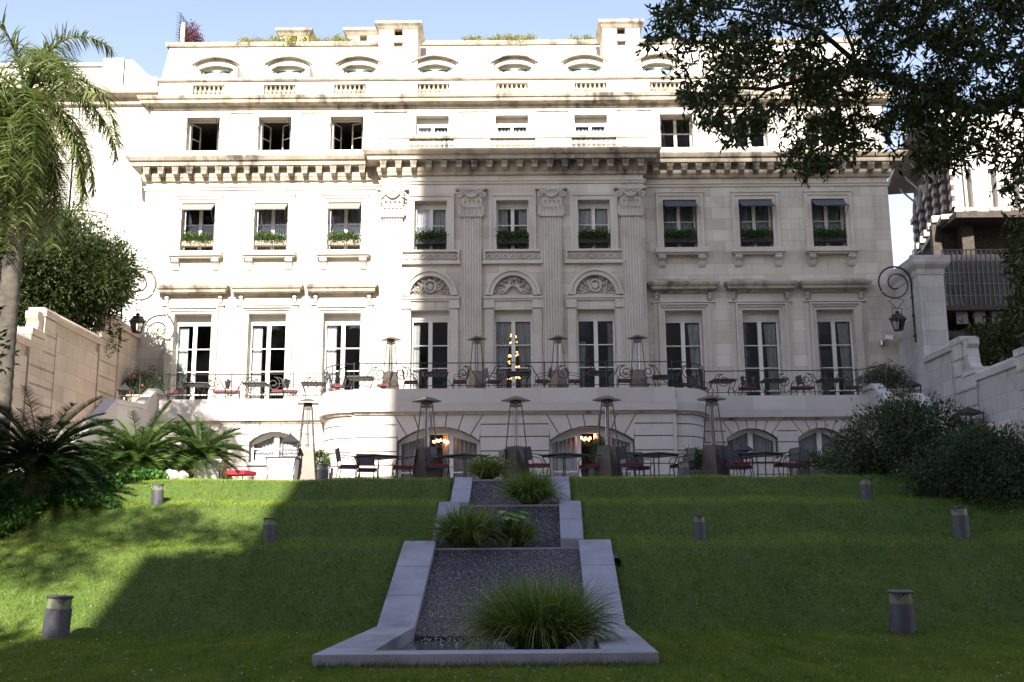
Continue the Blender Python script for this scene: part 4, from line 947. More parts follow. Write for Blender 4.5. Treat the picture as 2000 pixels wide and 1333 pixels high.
# ------------------------------------------------------------------ neighbours
nb = thing('white_townhouse', 'white neighbouring townhouse with roof balustrade and louvred shutters behind the palm', 'building', (0, 0, 0)); NY = 43.2
nx0, nx1 = -34.0, -15.3; zc = Z(188, NY, 150); zt_ = Z(118, NY, 200); sx0, sx1, sz0, sz1 = X(108, NY, 360), X(168, NY, 360), Z(430, NY, 130), Z(318, NY, 130)
MB().wall(rect(nx0, nx1, 0, zc), [rect(sx0, sx1, sz0, sz1), rect(sx0 - 4.2, sx1 - 4.2, sz0, sz1)], NY, .3).box(nx1 - .3, nx1, NY + .01, 55, 0, zc).build('wall', 'neighbour', nb)
MB().mould([(0, zc - .5), (.15, zc - .45), (.2, zc - .2), (.55, zc - .1), (.6, zc + .15), (0, zc + .3)], [(nx0, NY), (nx1, NY), (nx1, 55)]).build('cornice', 'cornice', nb)
m = MB(); m.box(nx0, X(200, NY, 150), NY + .1, NY + .5, zc + .2, zt_ - .25).box(X(200, NY, 150), X(240, NY, 150), NY, NY + .6, zc + .2, zt_ + .1).box(X(243, NY, 150), X(258, NY, 150), NY, NY + .6, zc + .2, zt_)
q0, q1 = X(258, NY, 150), X(305, NY, 150); m.prism([(q0, zc + .2), (q1, zc + .2), (q1, zt_ - .75), (q1 - .2, zt_ - .75), (q1 - .45, zt_ - .6), (q0 + .15, zt_ - .15), (q0, zt_)], NY + .1, NY + .5)
m.box(nx0, X(200, NY, 150), NY, NY + .6, zt_ - .25, zt_ - .1); m.build('roof_parapet', 'neighbour', nb)
m = MB(); pz = Z(285, NY, 120); px0, px1 = X(85, NY, 250), X(170, NY, 250)
m.prism(seg_arch(px0, px1, pz, pz + 1.0, pz + 1.5), NY - .05, NY).build('arched_panel', 'trim', nb)
for dx in (0, -4.2):
    for s in (0, 1):
        a = sx0 + dx + s * ((sx1 - sx0) / 2 + .05); w = (sx1 - sx0) / 2 - .05; sh = MB(); sh.box(a, a + .05, NY + .03, NY + .08, sz0, sz1).box(a + w - .05, a + w, NY + .03, NY + .08, sz0, sz1)
        k = 0; zz = sz0 + .03
        while zz < sz1 - .03: sh.hexa([(a + .05, NY + .03, zz), (a + w - .05, NY + .03, zz), (a + w - .05, NY + .10, zz + .05), (a + .05, NY + .10, zz + .05)], [(a + .05, NY + .03, zz + .015), (a + w - .05, NY + .03, zz + .015), (a + w - .05, NY + .10, zz + .065), (a + .05, NY + .10, zz + .065)]); zz += .075
        sh.build('shutter', 'white', nb)
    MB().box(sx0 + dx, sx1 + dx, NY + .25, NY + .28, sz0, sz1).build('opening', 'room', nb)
bz = Z(455, NY - .6, 150); m = MB(); b0, b1 = X(85, NY, 400), X(212, NY, 400)
for k in range(25):
    xx = b0 + (b1 - b0) * k / 24; bul = .55 * math.sin(math.pi * k / 24) ** .5; m.tube([(xx, NY - .1 - bul, bz), (xx, NY - .25 - bul, bz + .4), (xx, NY - .1 - bul, bz + .95)], .014, 4)
m.tube([(b0 + (b1 - b0) * k / 24, NY - .1 - .55 * math.sin(math.pi * k / 24) ** .5, bz + .95) for k in range(25)], .025, 4); m.build('balcony_railing', 'iron', nb)
MB().box(b0, b1, NY - .7, NY, bz - .15, bz).build('balcony_slab', 'trim', nb)

vl = thing('arcaded_villa', 'gothic neighbouring villa with banded brick arcade and deep dark eaves at the right', 'building', (0, 0, 0))
VY = 47.0; vx0 = X(1862, VY, 380); vzb = Z(432, VY, 1900); vzt = Z(215, VY, 1900)
wv = [rect(X(a, VY, 370), X(b, VY, 370), Z(407, VY, 1900), Z(330, VY, 1900)) for a, b in ((1884, 1900), (1932, 1948), (1975, 1991), (2030, 2046))]
MB().wall(rect(vx0, 34, vzb, vzt), wv, VY, .4).build('upper_wall', 'neighbour', vl)
for h in wv:
    o = MB().box(h[0][0], h[1][0], VY + .3, VY + .33, h[0][1], h[2][1]).build('window', 'room', vl); MB().box((h[0][0] + h[1][0]) / 2 - .03, (h[0][0] + h[1][0]) / 2 + .03, VY + .24, VY + .29, h[0][1], h[2][1]).build('frame', 'white', o)
    MB().box(h[0][0] - .12, h[1][0] + .12, VY - .12, VY, h[0][1] - .15, h[0][1]).build('sill', 'cornice', vl)
# oblique arcade wing from the corner back and to the left
A0 = Vector((vx0, VY)); A1 = Vector((X(1786, 57, 400), 57.0)); dv = (A1 - A0); LA = dv.length; ang = math.atan2(dv.y, dv.x)
MA = Matrix.Translation((A0.x, A0.y, 0)) @ Matrix.Rotation(ang + math.pi, 4, 'Z') @ Matrix.Translation((-LA, 0, 0))
# local: x from 0 (far) to LA (corner), outward face is -y
na = 5; wa_ = LA / na
def arch_hole(c, w, z0, zs): return [(c - w, z0), (c + w, z0)] + [(c + w * math.cos(math.pi * k / 10), zs + w * 1.1 * math.sin(math.pi * k / 10)) for k in range(11)]
hl = [arch_hole((k + .5) * wa_, wa_ * .30, vzb + .6, vzb + 3.0) for k in range(na)]
m = MB(MA); m.wall(rect(0, LA, vzb, vzt), hl, 0, .5); m.build('arcade_wall', 'brown_stone', vl)
for k in range(na + 1):
    m = MB(MA); m.box(k * wa_ - wa_ * .15, k * wa_ + wa_ * .15, -.12, .0, vzb + .6, vzb + 3.05); o = m.build('column', 'brown_stone', vl)
    m = MB(MA); [m.box(k * wa_ - wa_ * .17, k * wa_ + wa_ * .17, -.15, .01, vzb + .6 + j * .5, vzb + .6 + j * .5 + .24) for j in range(5)]; m.box(k * wa_ - wa_ * .22, k * wa_ + wa_ * .22, -.22, 0, vzb + 3.05, vzb + 3.3)
    m.build('band', 'shade_wall', o)
MB(MA).box(0, LA, .45, .5, vzb, vzb + 4).build('arcade_back', 'room', vl)
m = MB(MA)
for k in range(na):
    c = (k + .5) * wa_; m.tube([(c + wa_ * .36 * math.cos(math.pi * t / 10), -.08, vzb + 3.25 + wa_ * .42 * math.sin(math.pi * t / 10)) for t in range(11)], .12, 6)
m.build('arch_trim', 'shade_wall', vl)
for k in range(na + 1):
    m = MB(MA); m.tube([(k * wa_, -.05, vzb + 4.3), (k * wa_, -.6, vzb + 4.9), (k * wa_, -.9, vzb + 5.6), (k * wa_, -1.5, vzb + 6.2)], .06, 6)
    m.build('eave_bracket', 'white', vl)
m = MB(MA); m.box(-1, LA + .8, -.75, .3, vzb - .1, vzb + .12); m.box(0, LA, .5, .6, vzb, vzt).box(-1, LA, -1.4, .3, vzt - .3, vzt); m.build('eave', 'shade_wall', vl)
for k in range(9):
    b = MB(MA); b.box((k + .3) * LA / 9, (k + .7) * LA / 9, -.95, -.2, vzb + .12, vzb + .42); b.build('merlon', 'neighbour', vl)
MB().box(vx0 - .6, 34, VY - 1.5, VY + .2, vzb - .3, vzb - .02).build('eave', 'bark', vl)
vb = MB(); vb.box(X(1795, 49, 450), 34, VY + .5, VY + .8, 0, vzb).box(X(1795, 52, 450), X(1795, 52, 450) + .3, VY + .8, 57, 0, vzb); vb.build('lower_wall', 'bark', vl)
m = MB(MA); m.box(-1, LA + .5, .1, .6, 0, vzb - .1); m.build('lower_wall', 'bark', vl)
gy0 = 45.2; ga, gb, gz0, gz1 = X(1845, gy0, 550), X(1978, gy0, 550), Z(600, gy0, 1900), Z(488, gy0, 1900)
m = MB()
for k in range(15): xx = ga + (gb - ga) * k / 14; m.box(xx - .014, xx + .014, gy0 - .03, gy0 + .05, gz0, gz1)
for k in range(6): zz = gz0 + (gz1 - gz0) * k / 5; m.box(ga, gb, gy0 - .02, gy0 + .04, zz - .014, zz + .014)
o = m.build('veranda_frame', 'planter', vl); MB().box(ga, gb, gy0 + .04, gy0 + .05, gz0, gz1).build('pane', 'glass', o); MB().box(ga, gb + 4, gy0 + .8, gy0 + .85, gz0, gz1).build('interior', 'room', o)
for k in range(5): xx = ga + .4 + k * .75; MB().box(xx, xx + .45, gy0 - .05, gy0 + .1, gz0 - .75, gz0 - .2).build('lower_window', 'planter', vl)
MB().box(ga - .2, 34, gy0 - .3, VY + .5, gz0 - .2, gz0 - .0).box(ga - .2, 34, gy0 - .3, VY + .5, gz0 - 1.4, gz0 - 1.1).box(ga + .2, 34, gy0, VY + .5, 0, gz0 - 1.5).build('veranda_floor', 'bark', vl)
MB().box(ga - .2, 34, gy0 - .3, gy0 + .3, gz0 - 2.6, gz0 - 2.2).build('ledge', 'shade_wall', vl)

# ------------------------------------------------------------------ lamps, lanterns, cameras
def wall_lamp(sgn, x, y, z, label):
    t = thing('wall_lamp', label, 'lamp', (x, y, z), 0, 'scrolled wall lamps on the garden walls'); m = MB(); s = -sgn
    m.tube([(s * .06, 0, -1.25), (s * .06, 0, .9)] + [(s * (.06 + .62 - .62 * math.cos(a)), 0, .9 + .62 * math.sin(a)) for a in np.linspace(.2, 3.7, 16)] +
           [(s * (.68 + (.6 - .045 * k) * math.cos(math.pi - 3.9 - k * .42)), 0, .9 + (.6 - .045 * k) * math.sin(math.pi - (math.pi - 3.9 - k * .42) + math.pi) * -1 * -1) for k in range(0)], .035, 7)
    pts = []
    for k in range(22):
        a = 3.7 + k * .36; r = .62 * (1 - k / 30); pts.append((s * (.68 - r * math.cos(a) * 1.0 - .05 * k / 22), 0, .9 - .05 + r * math.sin(a)))
    m.tube(pts, .028, 6)
    for zz in (-1.2, -.4, .3): m.lathe([(.06, zz - .04), (.075, zz), (.06, zz + .04)], s * .06, 0, 8)
    m.lathe([(.01, -1.45), (.05, -1.38), (.03, -1.3), (.06, -1.25)], s * .06, 0, 8)
    for q in (-1, 1): m.tube([(s * .68, 0, .30), (s * .68 + q * .30, 0, .18), (s * .68 + q * .02, 0, -.12)], .016, 5)
    m.tube([(s * .5, 0, -.12), (s * .5, 0, -.42)], .012, 4).tube([(s * .86, 0, -.12), (s * .86, 0, -.42)], .012, 4).tube([(s * .5, 0, -.12), (s * .86, 0, -.12)], .012, 4)
    m.build('bracket', 'iron', t)
    c = s * .68; r = MB(); r.lathe([(.05, -.22), (.09, -.27), (.06, -.32), (.20, -.36), (.27, -.50), (.33, -.54), (.33, -.57), (.26, -.58)], c, 0, 6)
    for k in range(6):
        a = math.pi / 3 * k; r.tube([(c + .28 * math.cos(a), .28 * math.sin(a), -.57), (c + .17 * math.cos(a), .17 * math.sin(a), -.95)], .016, 4)
        r.lathe([(.0, -.46), (.025, -.49), (.02, -.55)], c + .31 * math.cos(a), .31 * math.sin(a), 5)
    r.lathe([(.18, -.99), (.18, -.95), (.05, -.94)], c, 0, 6); r.build('lantern', 'iron', t)
    MB().lathe([(.16, -.94), (.26, -.58)], c, 0, 6).build('glass', 'clear', t); return t
wall_lamp(-1, LX, 39.9, 10.55, 'black scrolled wrought iron lamp bracket on the sunlit left wall beside the tree')
wall_lamp(1, RX, 40.0, 10.45, 'black scrolled wrought iron lamp bracket on the shaded right wall above the potted shrub')
def lantern(x, y, z, w, h, label):
    t = thing('floor_lantern', label, 'lantern', (x, y, z), .2, 'black candle lanterns'); m = MB(); r = w / 2
    for a in (-1, 1):
        for b in (-1, 1): m.box(a * r - .015, a * r + .015, b * r - .015, b * r + .015, 0, h * .6)
    for zz in (0, h * .3, h * .58):
        m.box(-r, r, -r, -r + .015, zz, zz + .02).box(-r, r, r - .015, r, zz, zz + .02).box(-r, -r + .015, -r, r, zz, zz + .02).box(r - .015, r, -r, r, zz, zz + .02)
    m.box(-r, r, -r, r, -.0, .015); m.build('cage', 'iron', t)
    MB().hexa([(-r * 1.25, -r * 1.25, h * .6), (r * 1.25, -r * 1.25, h * .6), (r * 1.25, r * 1.25, h * .6), (-r * 1.25, r * 1.25, h * .6)], [(-r * .2, -r * .2, h * .92), (r * .2, -r * .2, h * .92), (r * .2, r * .2, h * .92), (-r * .2, r * .2, h * .92)]).lathe([(.02, h * .9), (.03, h * .95), (.01, h)], 0, 0, 6).build('roof', 'iron', t)
    MB().lathe([(.035, .015), (.035, h * .25)], 0, 0, 8).build('candle', 'cloth', t)
lantern(-14.1, 38.7, ZT, .42, .72, 'small black candle lantern on the ledge by the left wall near the potted bush')
lantern(14.45, 38.5, ZT, .42, .62, 'small black candle lantern at the head of the right stairs below the potted shrub')
lantern(14.75, 34.6, 5.19, .62, .66, 'wide black candle lantern on the right stair landing against the wall')
def cctv(x, y, z, rz, label):
    t = thing('security_camera', label, 'camera', (x, y, z), rz); MB(Matrix.Rotation(.3, 4, 'X')).box(-.07, .07, -.42, 0, -.07, .07).box(-.085, .085, -.45, .02, .075, .09).build('housing', 'white', t)
    MB().tube([(0, -.1, -.05), (0, .05, -.2), (0, .28, -.2)], .03, 6).lathe([(.09, -.3), (.09, -.12)], 0, .22, 8).build('bracket', 'steel', t)
cctv(X(1733, 41.6, 657), 41.72, Z(657, 41.6, 1733), .5, 'white security camera fixed to the shaded facade below the scrolled lamp')
cctv(X(1682, 37.3, 812), 37.75, Z(812, 37.3, 1682), -.6, 'white security camera under the terrace edge above the right bush')

# ------------------------------------------------------------------ bollards
def bollard(w, h):
    t = thing('bollard_light', 'x', 'bollard light', (0, 0, 0), 0, 'round grey bollard lights on the lawn'); r = w / 2
    MB().lathe([(r, -.12), (r, h * .70), (r * .94, h * .705)], 0, 0, 24).build('post', 'bollard', t, smooth=True)
    MB().lathe([(r * .90, h * .70), (r * .90, h * .95)], 0, 0, 24).build('lens', 'lens', t, smooth=True)
    MB().lathe([(r * .96, h * .94), (r * 1.0, h * .955), (r * 1.0, h * .99), (r * .96, h)], 0, 0, 24).build('cap', 'bollard', t, smooth=True)
    m = MB()
    for k in range(20):
        a, b = 2 * math.pi * k / 20, 2 * math.pi * (k + 1) / 20; R = r * .915
        da, db = abs(((a / math.pi * 1.5) % 1) - .5) * 2, abs(((b / math.pi * 1.5) % 1) - .5) * 2
        m.add([(R * math.cos(a), R * math.sin(a), h * .95), (R * math.cos(b), R * math.sin(b), h * .95), (R * math.cos(b), R * math.sin(b), h * (.94 - .16 * max(0, 1 - 1.6 * db))), (R * math.cos(a), R * math.sin(a), h * (.94 - .16 * max(0, 1 - 1.6 * da)))], [(0, 1, 2, 3)])
    m.build('reflector', 'bollard', t); return t
B0 = bollard(.40, .66)
def put_bollard(px, Y, size, label, z=None, rot=0):
    global B0
    x = X(px, Y, 1050); z = float(lawn_z(x, Y)) if z is None else z
    if 'used' not in B0: c = B0; B0['used'] = 1; c.location = (x, Y, z); c['label'] = label
    else: c = copy_tree(B0, None, (x, Y, z), rot, label)
    c.scale = (size, size, size * (1.0 if size > .9 else 1.05)); return c
put_bollard(122, 17.3, 1.0, 'large dark bollard light at the edge of the shadow on the lowest lawn, far left').rotation_euler = (0, .05, 0)
put_bollard(1750, 17.7, 1.0, 'large grey bollard light on the lowest lawn to the right of the basin', rot=1).rotation_euler = (.02, -.045, 1)
put_bollard(303, 23.0, .62, 'small bollard light on the sunlit upper bank near the ivy', rot=2)
put_bollard(527, 21.25, .66, 'small bollard light on the middle lawn step left of the cascade', rot=.5)
put_bollard(1367, 21.25, .66, 'small bollard light on the middle lawn step just right of the cascade', rot=1.4)
put_bollard(1878, 21.25, .84, 'bollard light on the middle lawn step at the far right below the bushes', rot=.7)
put_bollard(1698, 23.0, .64, 'small bollard light half under the right bush on the upper bank', rot=.2)
put_bollard(627, 26.2, .66, 'bollard light on the paving beside the leftmost lower heater', ZG, 2.2)
put_bollard(1341, 26.2, .66, 'bollard light on the paving between a table and the rightmost lower heater', ZG, .9)
del B0['used']
t = thing('drain_pipe', 'short dark drain pipe end poking from the grass right of the cascade slab', 'pipe', (X(1203, 20.0, 1095), 20.0, Z(1099, 20.0, 1203)))
MB().tube([(0, -.08, 0), (0, .6, .1)], .085, 12, cap=False).tube([(0, -.08, 0), (0, .6, .1)], .07, 12, cap=False).build('pipe', 'iron', t)

# ------------------------------------------------------------------ patio heaters
def heater():
    t = thing('patio_heater', 'x', 'patio heater', (0, 0, 0), 0, 'pyramid patio heaters')
    MB().frustum(.275, .19, .0, .93).build('base', 'bronze', t, bevel=.012)
    m = MB()
    for a in (-1, 1):
        for b in (-1, 1): m.tube([(a * .185, b * .185, .9), (a * .10, b * .10, 2.06)], .017, 5)
    m.frustum(.19, .185, .93, .96); m.frustum(.115, .115, 1.98, 2.02); m.frustum(.10, .10, 2.05, 2.12); m.build('post', 'bronze', t)
    MB().lathe([(.05, .95), (.05, 1.98)], 0, 0, 12).build('glass_tube', 'clear', t); MB().lathe([(.012, .95), (.012, 1.98)], 0, 0, 6).build('burner', 'steel', t)
    m = MB(); [m.tube([(a * .165, b * .165, 1.0), (a * .105, b * .105, 1.95)], .004, 4) for a, b in ((0, -1), (0, 1), (1, 0), (-1, 0))]; m.build('guard', 'steel', t)
    MB().frustum(.27, .26, 2.12, 2.15).frustum(.26, .05, 2.15, 2.25).build('hood', 'bronze', t); return t
H0 = heater()
hs = [(600, 27.5, ZG, .1, 'patio heater with a plain brown face, leftmost on the lower terrace beside the white table'), (833, 27.3, ZG, .78, 'dark patio heater on the lower terrace in front of the left french window'),
      (1008, 27.3, ZG, .78, 'dark patio heater on the lower terrace at the head of the cascade'), (1187, 27.3, ZG, .85, 'dark patio heater on the lower terrace beside a climbing plant at the right french window'),
      (1393, 27.3, ZG, .72, 'dark patio heater on the lower terrace next to the boxwood planter, rightmost of its row'),
      (763, 38.1, ZT, .62, 'patio heater on the upper terrace in sunlight, leftmost in its row'), (931, 38.1, ZT, .62, 'patio heater on the upper terrace before the second pilaster, left of the candlelit window'),
      (1090, 38.1, ZT, .62, 'patio heater on the upper terrace before the third pilaster, right of the candlelit window'), (1246, 38.1, ZT, .62, 'patio heater on the upper terrace before the last pilaster, rightmost in its row')]
for i, (px, Y, z, rz, lab) in enumerate(hs):
    x = X(px, Y, 850 if z < 5 else 700)
    if i == 0: H0.location = (x, Y, z); H0.rotation_euler.z = rz; H0['label'] = lab
    else: copy_tree(H0, None, (x, Y, z), rz, lab)

# ------------------------------------------------------------------ chairs and tables
def chair():
    t = thing('terrace_chair', 'x', 'chair', (0, 0, 0), 0, 'dark metal chairs with red cushions')
    # faces +y locally; seat centred at the origin
    for s in (-1, 1):
        MB().tube([(s * .23, .22, 0), (s * .235, .24, .22), (s * .23, .21, .44)], .013, 5).build('leg', 'iron', t)
        MB().tube([(s * .24, -.30, 0), (s * .23, -.22, .44), (s * .235, -.30, .90)], .013, 5).build('leg', 'iron', t)
        MB().tube([(s * .235, -.27, .72), (s * .27, -.05, .70), (s * .275, .16, .66), (s * .26, .22, .56), (s * .23, .20, .44)], .012, 5).build('arm', 'iron', t)
    MB().box(-.235, .235, -.235, .235, .41, .435).build('seat', 'sling', t)
    MB().box(-.225, .225, -.21, .235, .438, .492).build('cushion', 'red', t, bevel=.02)
    b = MB(); b.hexa([(-.225, -.245, .58), (.225, -.245, .58), (.225, -.232, .58), (-.225, -.232, .58)], [(-.23, -.315, .90), (.23, -.315, .90), (.23, -.302, .90), (-.23, -.302, .90)]); b.build('backrest', 'sling', t); return t
def table(w=.9):
    t = thing('terrace_table', 'x', 'table', (0, 0, 0), 0, 'square dark garden tables')
    MB().box(-w / 2, w / 2, -w / 2, w / 2, .715, .74).build('tabletop', 'tabletop', t, bevel=.005)
    MB().box(-w / 2 + .05, w / 2 - .05, -w / 2 + .05, w / 2 - .05, .68, .713).build('apron', 'iron', t)
    for a in (-1, 1):
        for b in (-1, 1): MB().tube([(a * (w / 2 - .06), b * (w / 2 - .06), .70), (a * (w / 2 - .16), b * (w / 2 - .16), .40), (a * (w / 2 - .10), b * (w / 2 - .10), .0)], .016, 5).build('leg', 'iron', t)
    return t
C0, T0_ = chair(), table(); used = {}
def put(o, x, y, z, rz, lab):
    if o.name not in used: used[o.name] = 1; o.location = (x, y, z); o.rotation_euler.z = rz; o['label'] = lab; return o
    return copy_tree(o, None, (x, y, z), rz, lab)
E_ = math.pi / 2
lower = [(735, 27.2, 'between the leftmost pair of lower heaters'), (908, 27.2, 'behind the uppermost grass clump'), (1102, 27.2, 'before the right french window'), (1282, 27.2, 'between the two right lower heaters'), (1487, 27.2, 'near the right boxwood planters')]
for i, (px, Y, wh) in enumerate(lower):
    x = X(px, Y, 905); put(T0_, x, Y, ZG, .78, 'square dark garden table on the lower terrace ' + wh)
    put(C0, x - .66, Y - .25, ZG, -E_ + .35, 'chair left of the lower terrace table ' + wh)
    put(C0, x + .66, Y + .15, ZG, E_ + .3, 'chair right of the lower terrace table ' + wh)
    if i in (0, 3, 4): put(C0, x - .35, Y + .85, ZG, math.pi + .3, 'chair beyond the lower terrace table ' + wh)
    if i == 4:
        put(C0, x + 1.05, Y + .5, ZG, E_ + 1.2, 'spare chair standing apart beside the right boxwood planters'); put(C0, x - 1.0, Y + .35, ZG, -E_ - .3, 'spare chair close behind the rightmost lower heater')
upper = [(385, 39.2, 'outside the leftmost tall window'), (500, 39.2, 'outside the second tall window from the left'), (612, 39.2, 'outside the third tall window from the left'), (705, 38.0, 'left of the leftmost upper heater'), (850, 37.2, 'right of the leftmost upper heater'),
         (1012, 37.2, 'in front of the candlelit window'), (1172, 37.2, 'between the two right upper heaters'), (1300, 38.2, 'in the right curve of the railing'), (1412, 39.2, 'at the left of the right wing'), (1512, 39.2, 'outside the second tall window from the right'), (1622, 39.2, 'outside the rightmost tall window')]
for i, (px, Y, wh) in enumerate(upper):
    x = X(px, Y, 755); put(T0_, x, Y, ZT, .0 if i % 2 else .1, 'small dark table on the upper terrace ' + wh)
    put(C0, x - .86, Y + .1, ZT, -E_ + .15 * (i % 3), 'chair left of the upper terrace table ' + wh)
    put(C0, x + .86, Y + .05, ZT, E_ - .2 * (i % 2), 'chair right of the upper terrace table ' + wh)
# glasses and small vases on the upper tables
for px, Y, lab in ((410, 39.2, 'small yellow flower jar on the table outside the leftmost tall window'), (500, 39.2, 'small glass jar on the table outside the second tall window')):
    t = thing('flower_jar', lab, 'jar', (X(px, Y, 755), Y, ZT + .74)); MB().lathe([(.04, 0), (.05, .08), (.035, .14)], 0, 0, 10).build('jar', 'clear', t); MB().ball((0, 0, .17), .06, n=7, m=5).build('flowers', 'lens', t)
# draped service tables at the left
for a, b, lab in ((378, 440, 'low white draped service table with dark top behind the cycads'), (522, 582, 'low white draped service table with dark rim carrying a lantern')):
    Y = 27.0; x0, x1 = X(a, Y, 925), X(b, Y, 925); t = thing('service_table', lab, 'table', ((x0 + x1) / 2, Y, ZG), 0, 'draped service tables'); w = (x1 - x0) / 2
    MB().box(-w, w, -.3, .3, .66, .70).build('tabletop', 'iron', t); m = MB(); m.hexa([(-w + .07, -.25, .08), (w - .07, -.25, .08), (w - .07, .25, .08), (-w + .07, .25, .08)], [(-w + .02, -.28, .655), (w - .02, -.28, .655), (w - .02, .28, .655), (-w + .02, .28, .655)]); m.build('cloth', 'cloth', t)
    for s in (-1, 1):
        for q in (-1, 1): MB().tube([(s * (w - .02), q * .28, .66), (s * (w - .08), q * .27, .3), (s * (w - .03), q * .28, 0)], .014, 5).build('leg', 'iron', t)
lantern(X(566, 27.0, 900), 27.0, ZG + .70, .36, .62, 'black candle lantern standing on the white service table beside the leftmost lower heater')
lantern(X(1450, 31, 890), 31.0, ZG + .72, .42, .72, 'black candle lantern in front of the right arched basement window')
t = thing('stone_plinth', 'pale stone plinth under the lantern before the arched basement window', 'plinth', (X(1450, 31, 890), 31.0, ZG)); MB().box(-.3, .3, -.3, .3, 0, .72).build('plinth', 'parapet', t, bevel=.02)
t = thing('lounge_chair', 'low red canvas lounge chair standing behind the white service table', 'lounge chair', (X(458, 27.2, 930), 27.2, ZG), -.3)
MB().hexa([(-.50, -.3, .46), (-.40, -.3, .26), (-.40, .3, .26), (-.50, .3, .46)], [(-.58, -.3, .74), (-.42, -.3, .38), (-.42, .3, .38), (-.58, .3, .74)]).box(-.42, .45, -.3, .3, .27, .38).build('cushion', 'chair_red', t, bevel=.03)
for a in (-.36, .38):
    for b in (-.25, .25): MB().tube([(a, b, .28), (a * 1.05, b, 0)], .016, 5).build('leg', 'iron', t)
# chandeliers behind the glass
def chandelier(x, y, z, r, label, n=10, tall=False):
    t = thing('chandelier', label, 'chandelier', (x, y, z)); m = MB(); b = MB(); rg = random.Random(int(z * 10 + x * 7))
    m.tube([(0, 0, 1.2), (0, 0, -.2 if not tall else -1.9)], .02, 5)
    lev = [(0, r)] if not tall else [(.0, .16), (-.25, .34), (-.75, .28), (-1.3, .30), (-1.75, .25)]
    for zz, rr in lev:
        for k in range(n if not tall else 11):
            a = 2 * math.pi * k / (n if not tall else 11) + zz; q = rr * rg.uniform(.6, 1.1) + 0 * zz; zz += rg.uniform(-.05, .05); m.tube([(0, 0, zz - .1), (q * .6 * math.cos(a), q * .6 * math.sin(a), zz - .15), (q * math.cos(a), q * math.sin(a), zz - .02)], .012, 4)
            b.ball((q * math.cos(a), q * math.sin(a), zz + rg.uniform(0, .08)), .045 if not tall else .032, n=6, m=4)
    m.build('frame', 'iron', t); b.build('bulbs', 'warm' if not tall else 'flame', t)
chandelier(X(866, 37, 850), 36.7, Z(864, 36.9, 866), .34, 'glowing red chandelier behind the left french window of the basement'); chandelier(X(1145, 37, 850), 36.7, Z(862, 36.9, 1145), .34, 'glowing red chandelier behind the right french window of the basement')
chandelier(X(1003, 42.9, 680), 42.9, Z(658, 42.9, 1003), .3, 'tall candle chandelier glowing amber behind the central window', tall=True)

# ------------------------------------------------------------------ window boxes
def leafset(name, m, blobs, n, L, W, seed, parent, **k): return foliage(name, m, blobs, n, L, W, seed, parent, **k)
for i, x in enumerate(cols):
    c = 3 <= i <= 5; Y = (CF if c else WF); a = zc3a if c else z_3a; w = .60 if c else .64
    wh = ['first', 'second', 'third', 'fourth', 'fifth', 'sixth', 'seventh', 'eighth', 'ninth'][i]
    t = thing('window_box', 'green planted window box behind iron rail at the %s third-floor window from the left' % wh, 'window box', (x, Y + .12, a), 0, 'planted window boxes')
    MB().box(-w, w, -.10, .14, .30, .50).build('trough', 'iron' if i > 2 else 'terracotta', t)
    leafset('foliage', 'leaf_box', [(-w * .72 + k * w * .36, .0, .60, w * .30, .18, .17) for k in range(5)], 2000, .075, .05, i + 50, t, shell=.3, clump=6, up=.5)
    r = MB(); r.tube([(-w, -.1, .68 - .1), (w, -.1, .58)], .012, 4); [r.tube([(-w + k * w / 7, -.1, .0), (-w + k * w / 7, -.1, .58)], .008, 4) for k in range(15)]; r.build('rail', 'iron', t)

# ------------------------------------------------------------------ trees and shrubs
def trunk(name, mat, pts, r, parent, n=10): return MB().tube(pts, r, n).build(name, mat, parent, smooth=True)
rng = np.random.default_rng(11)
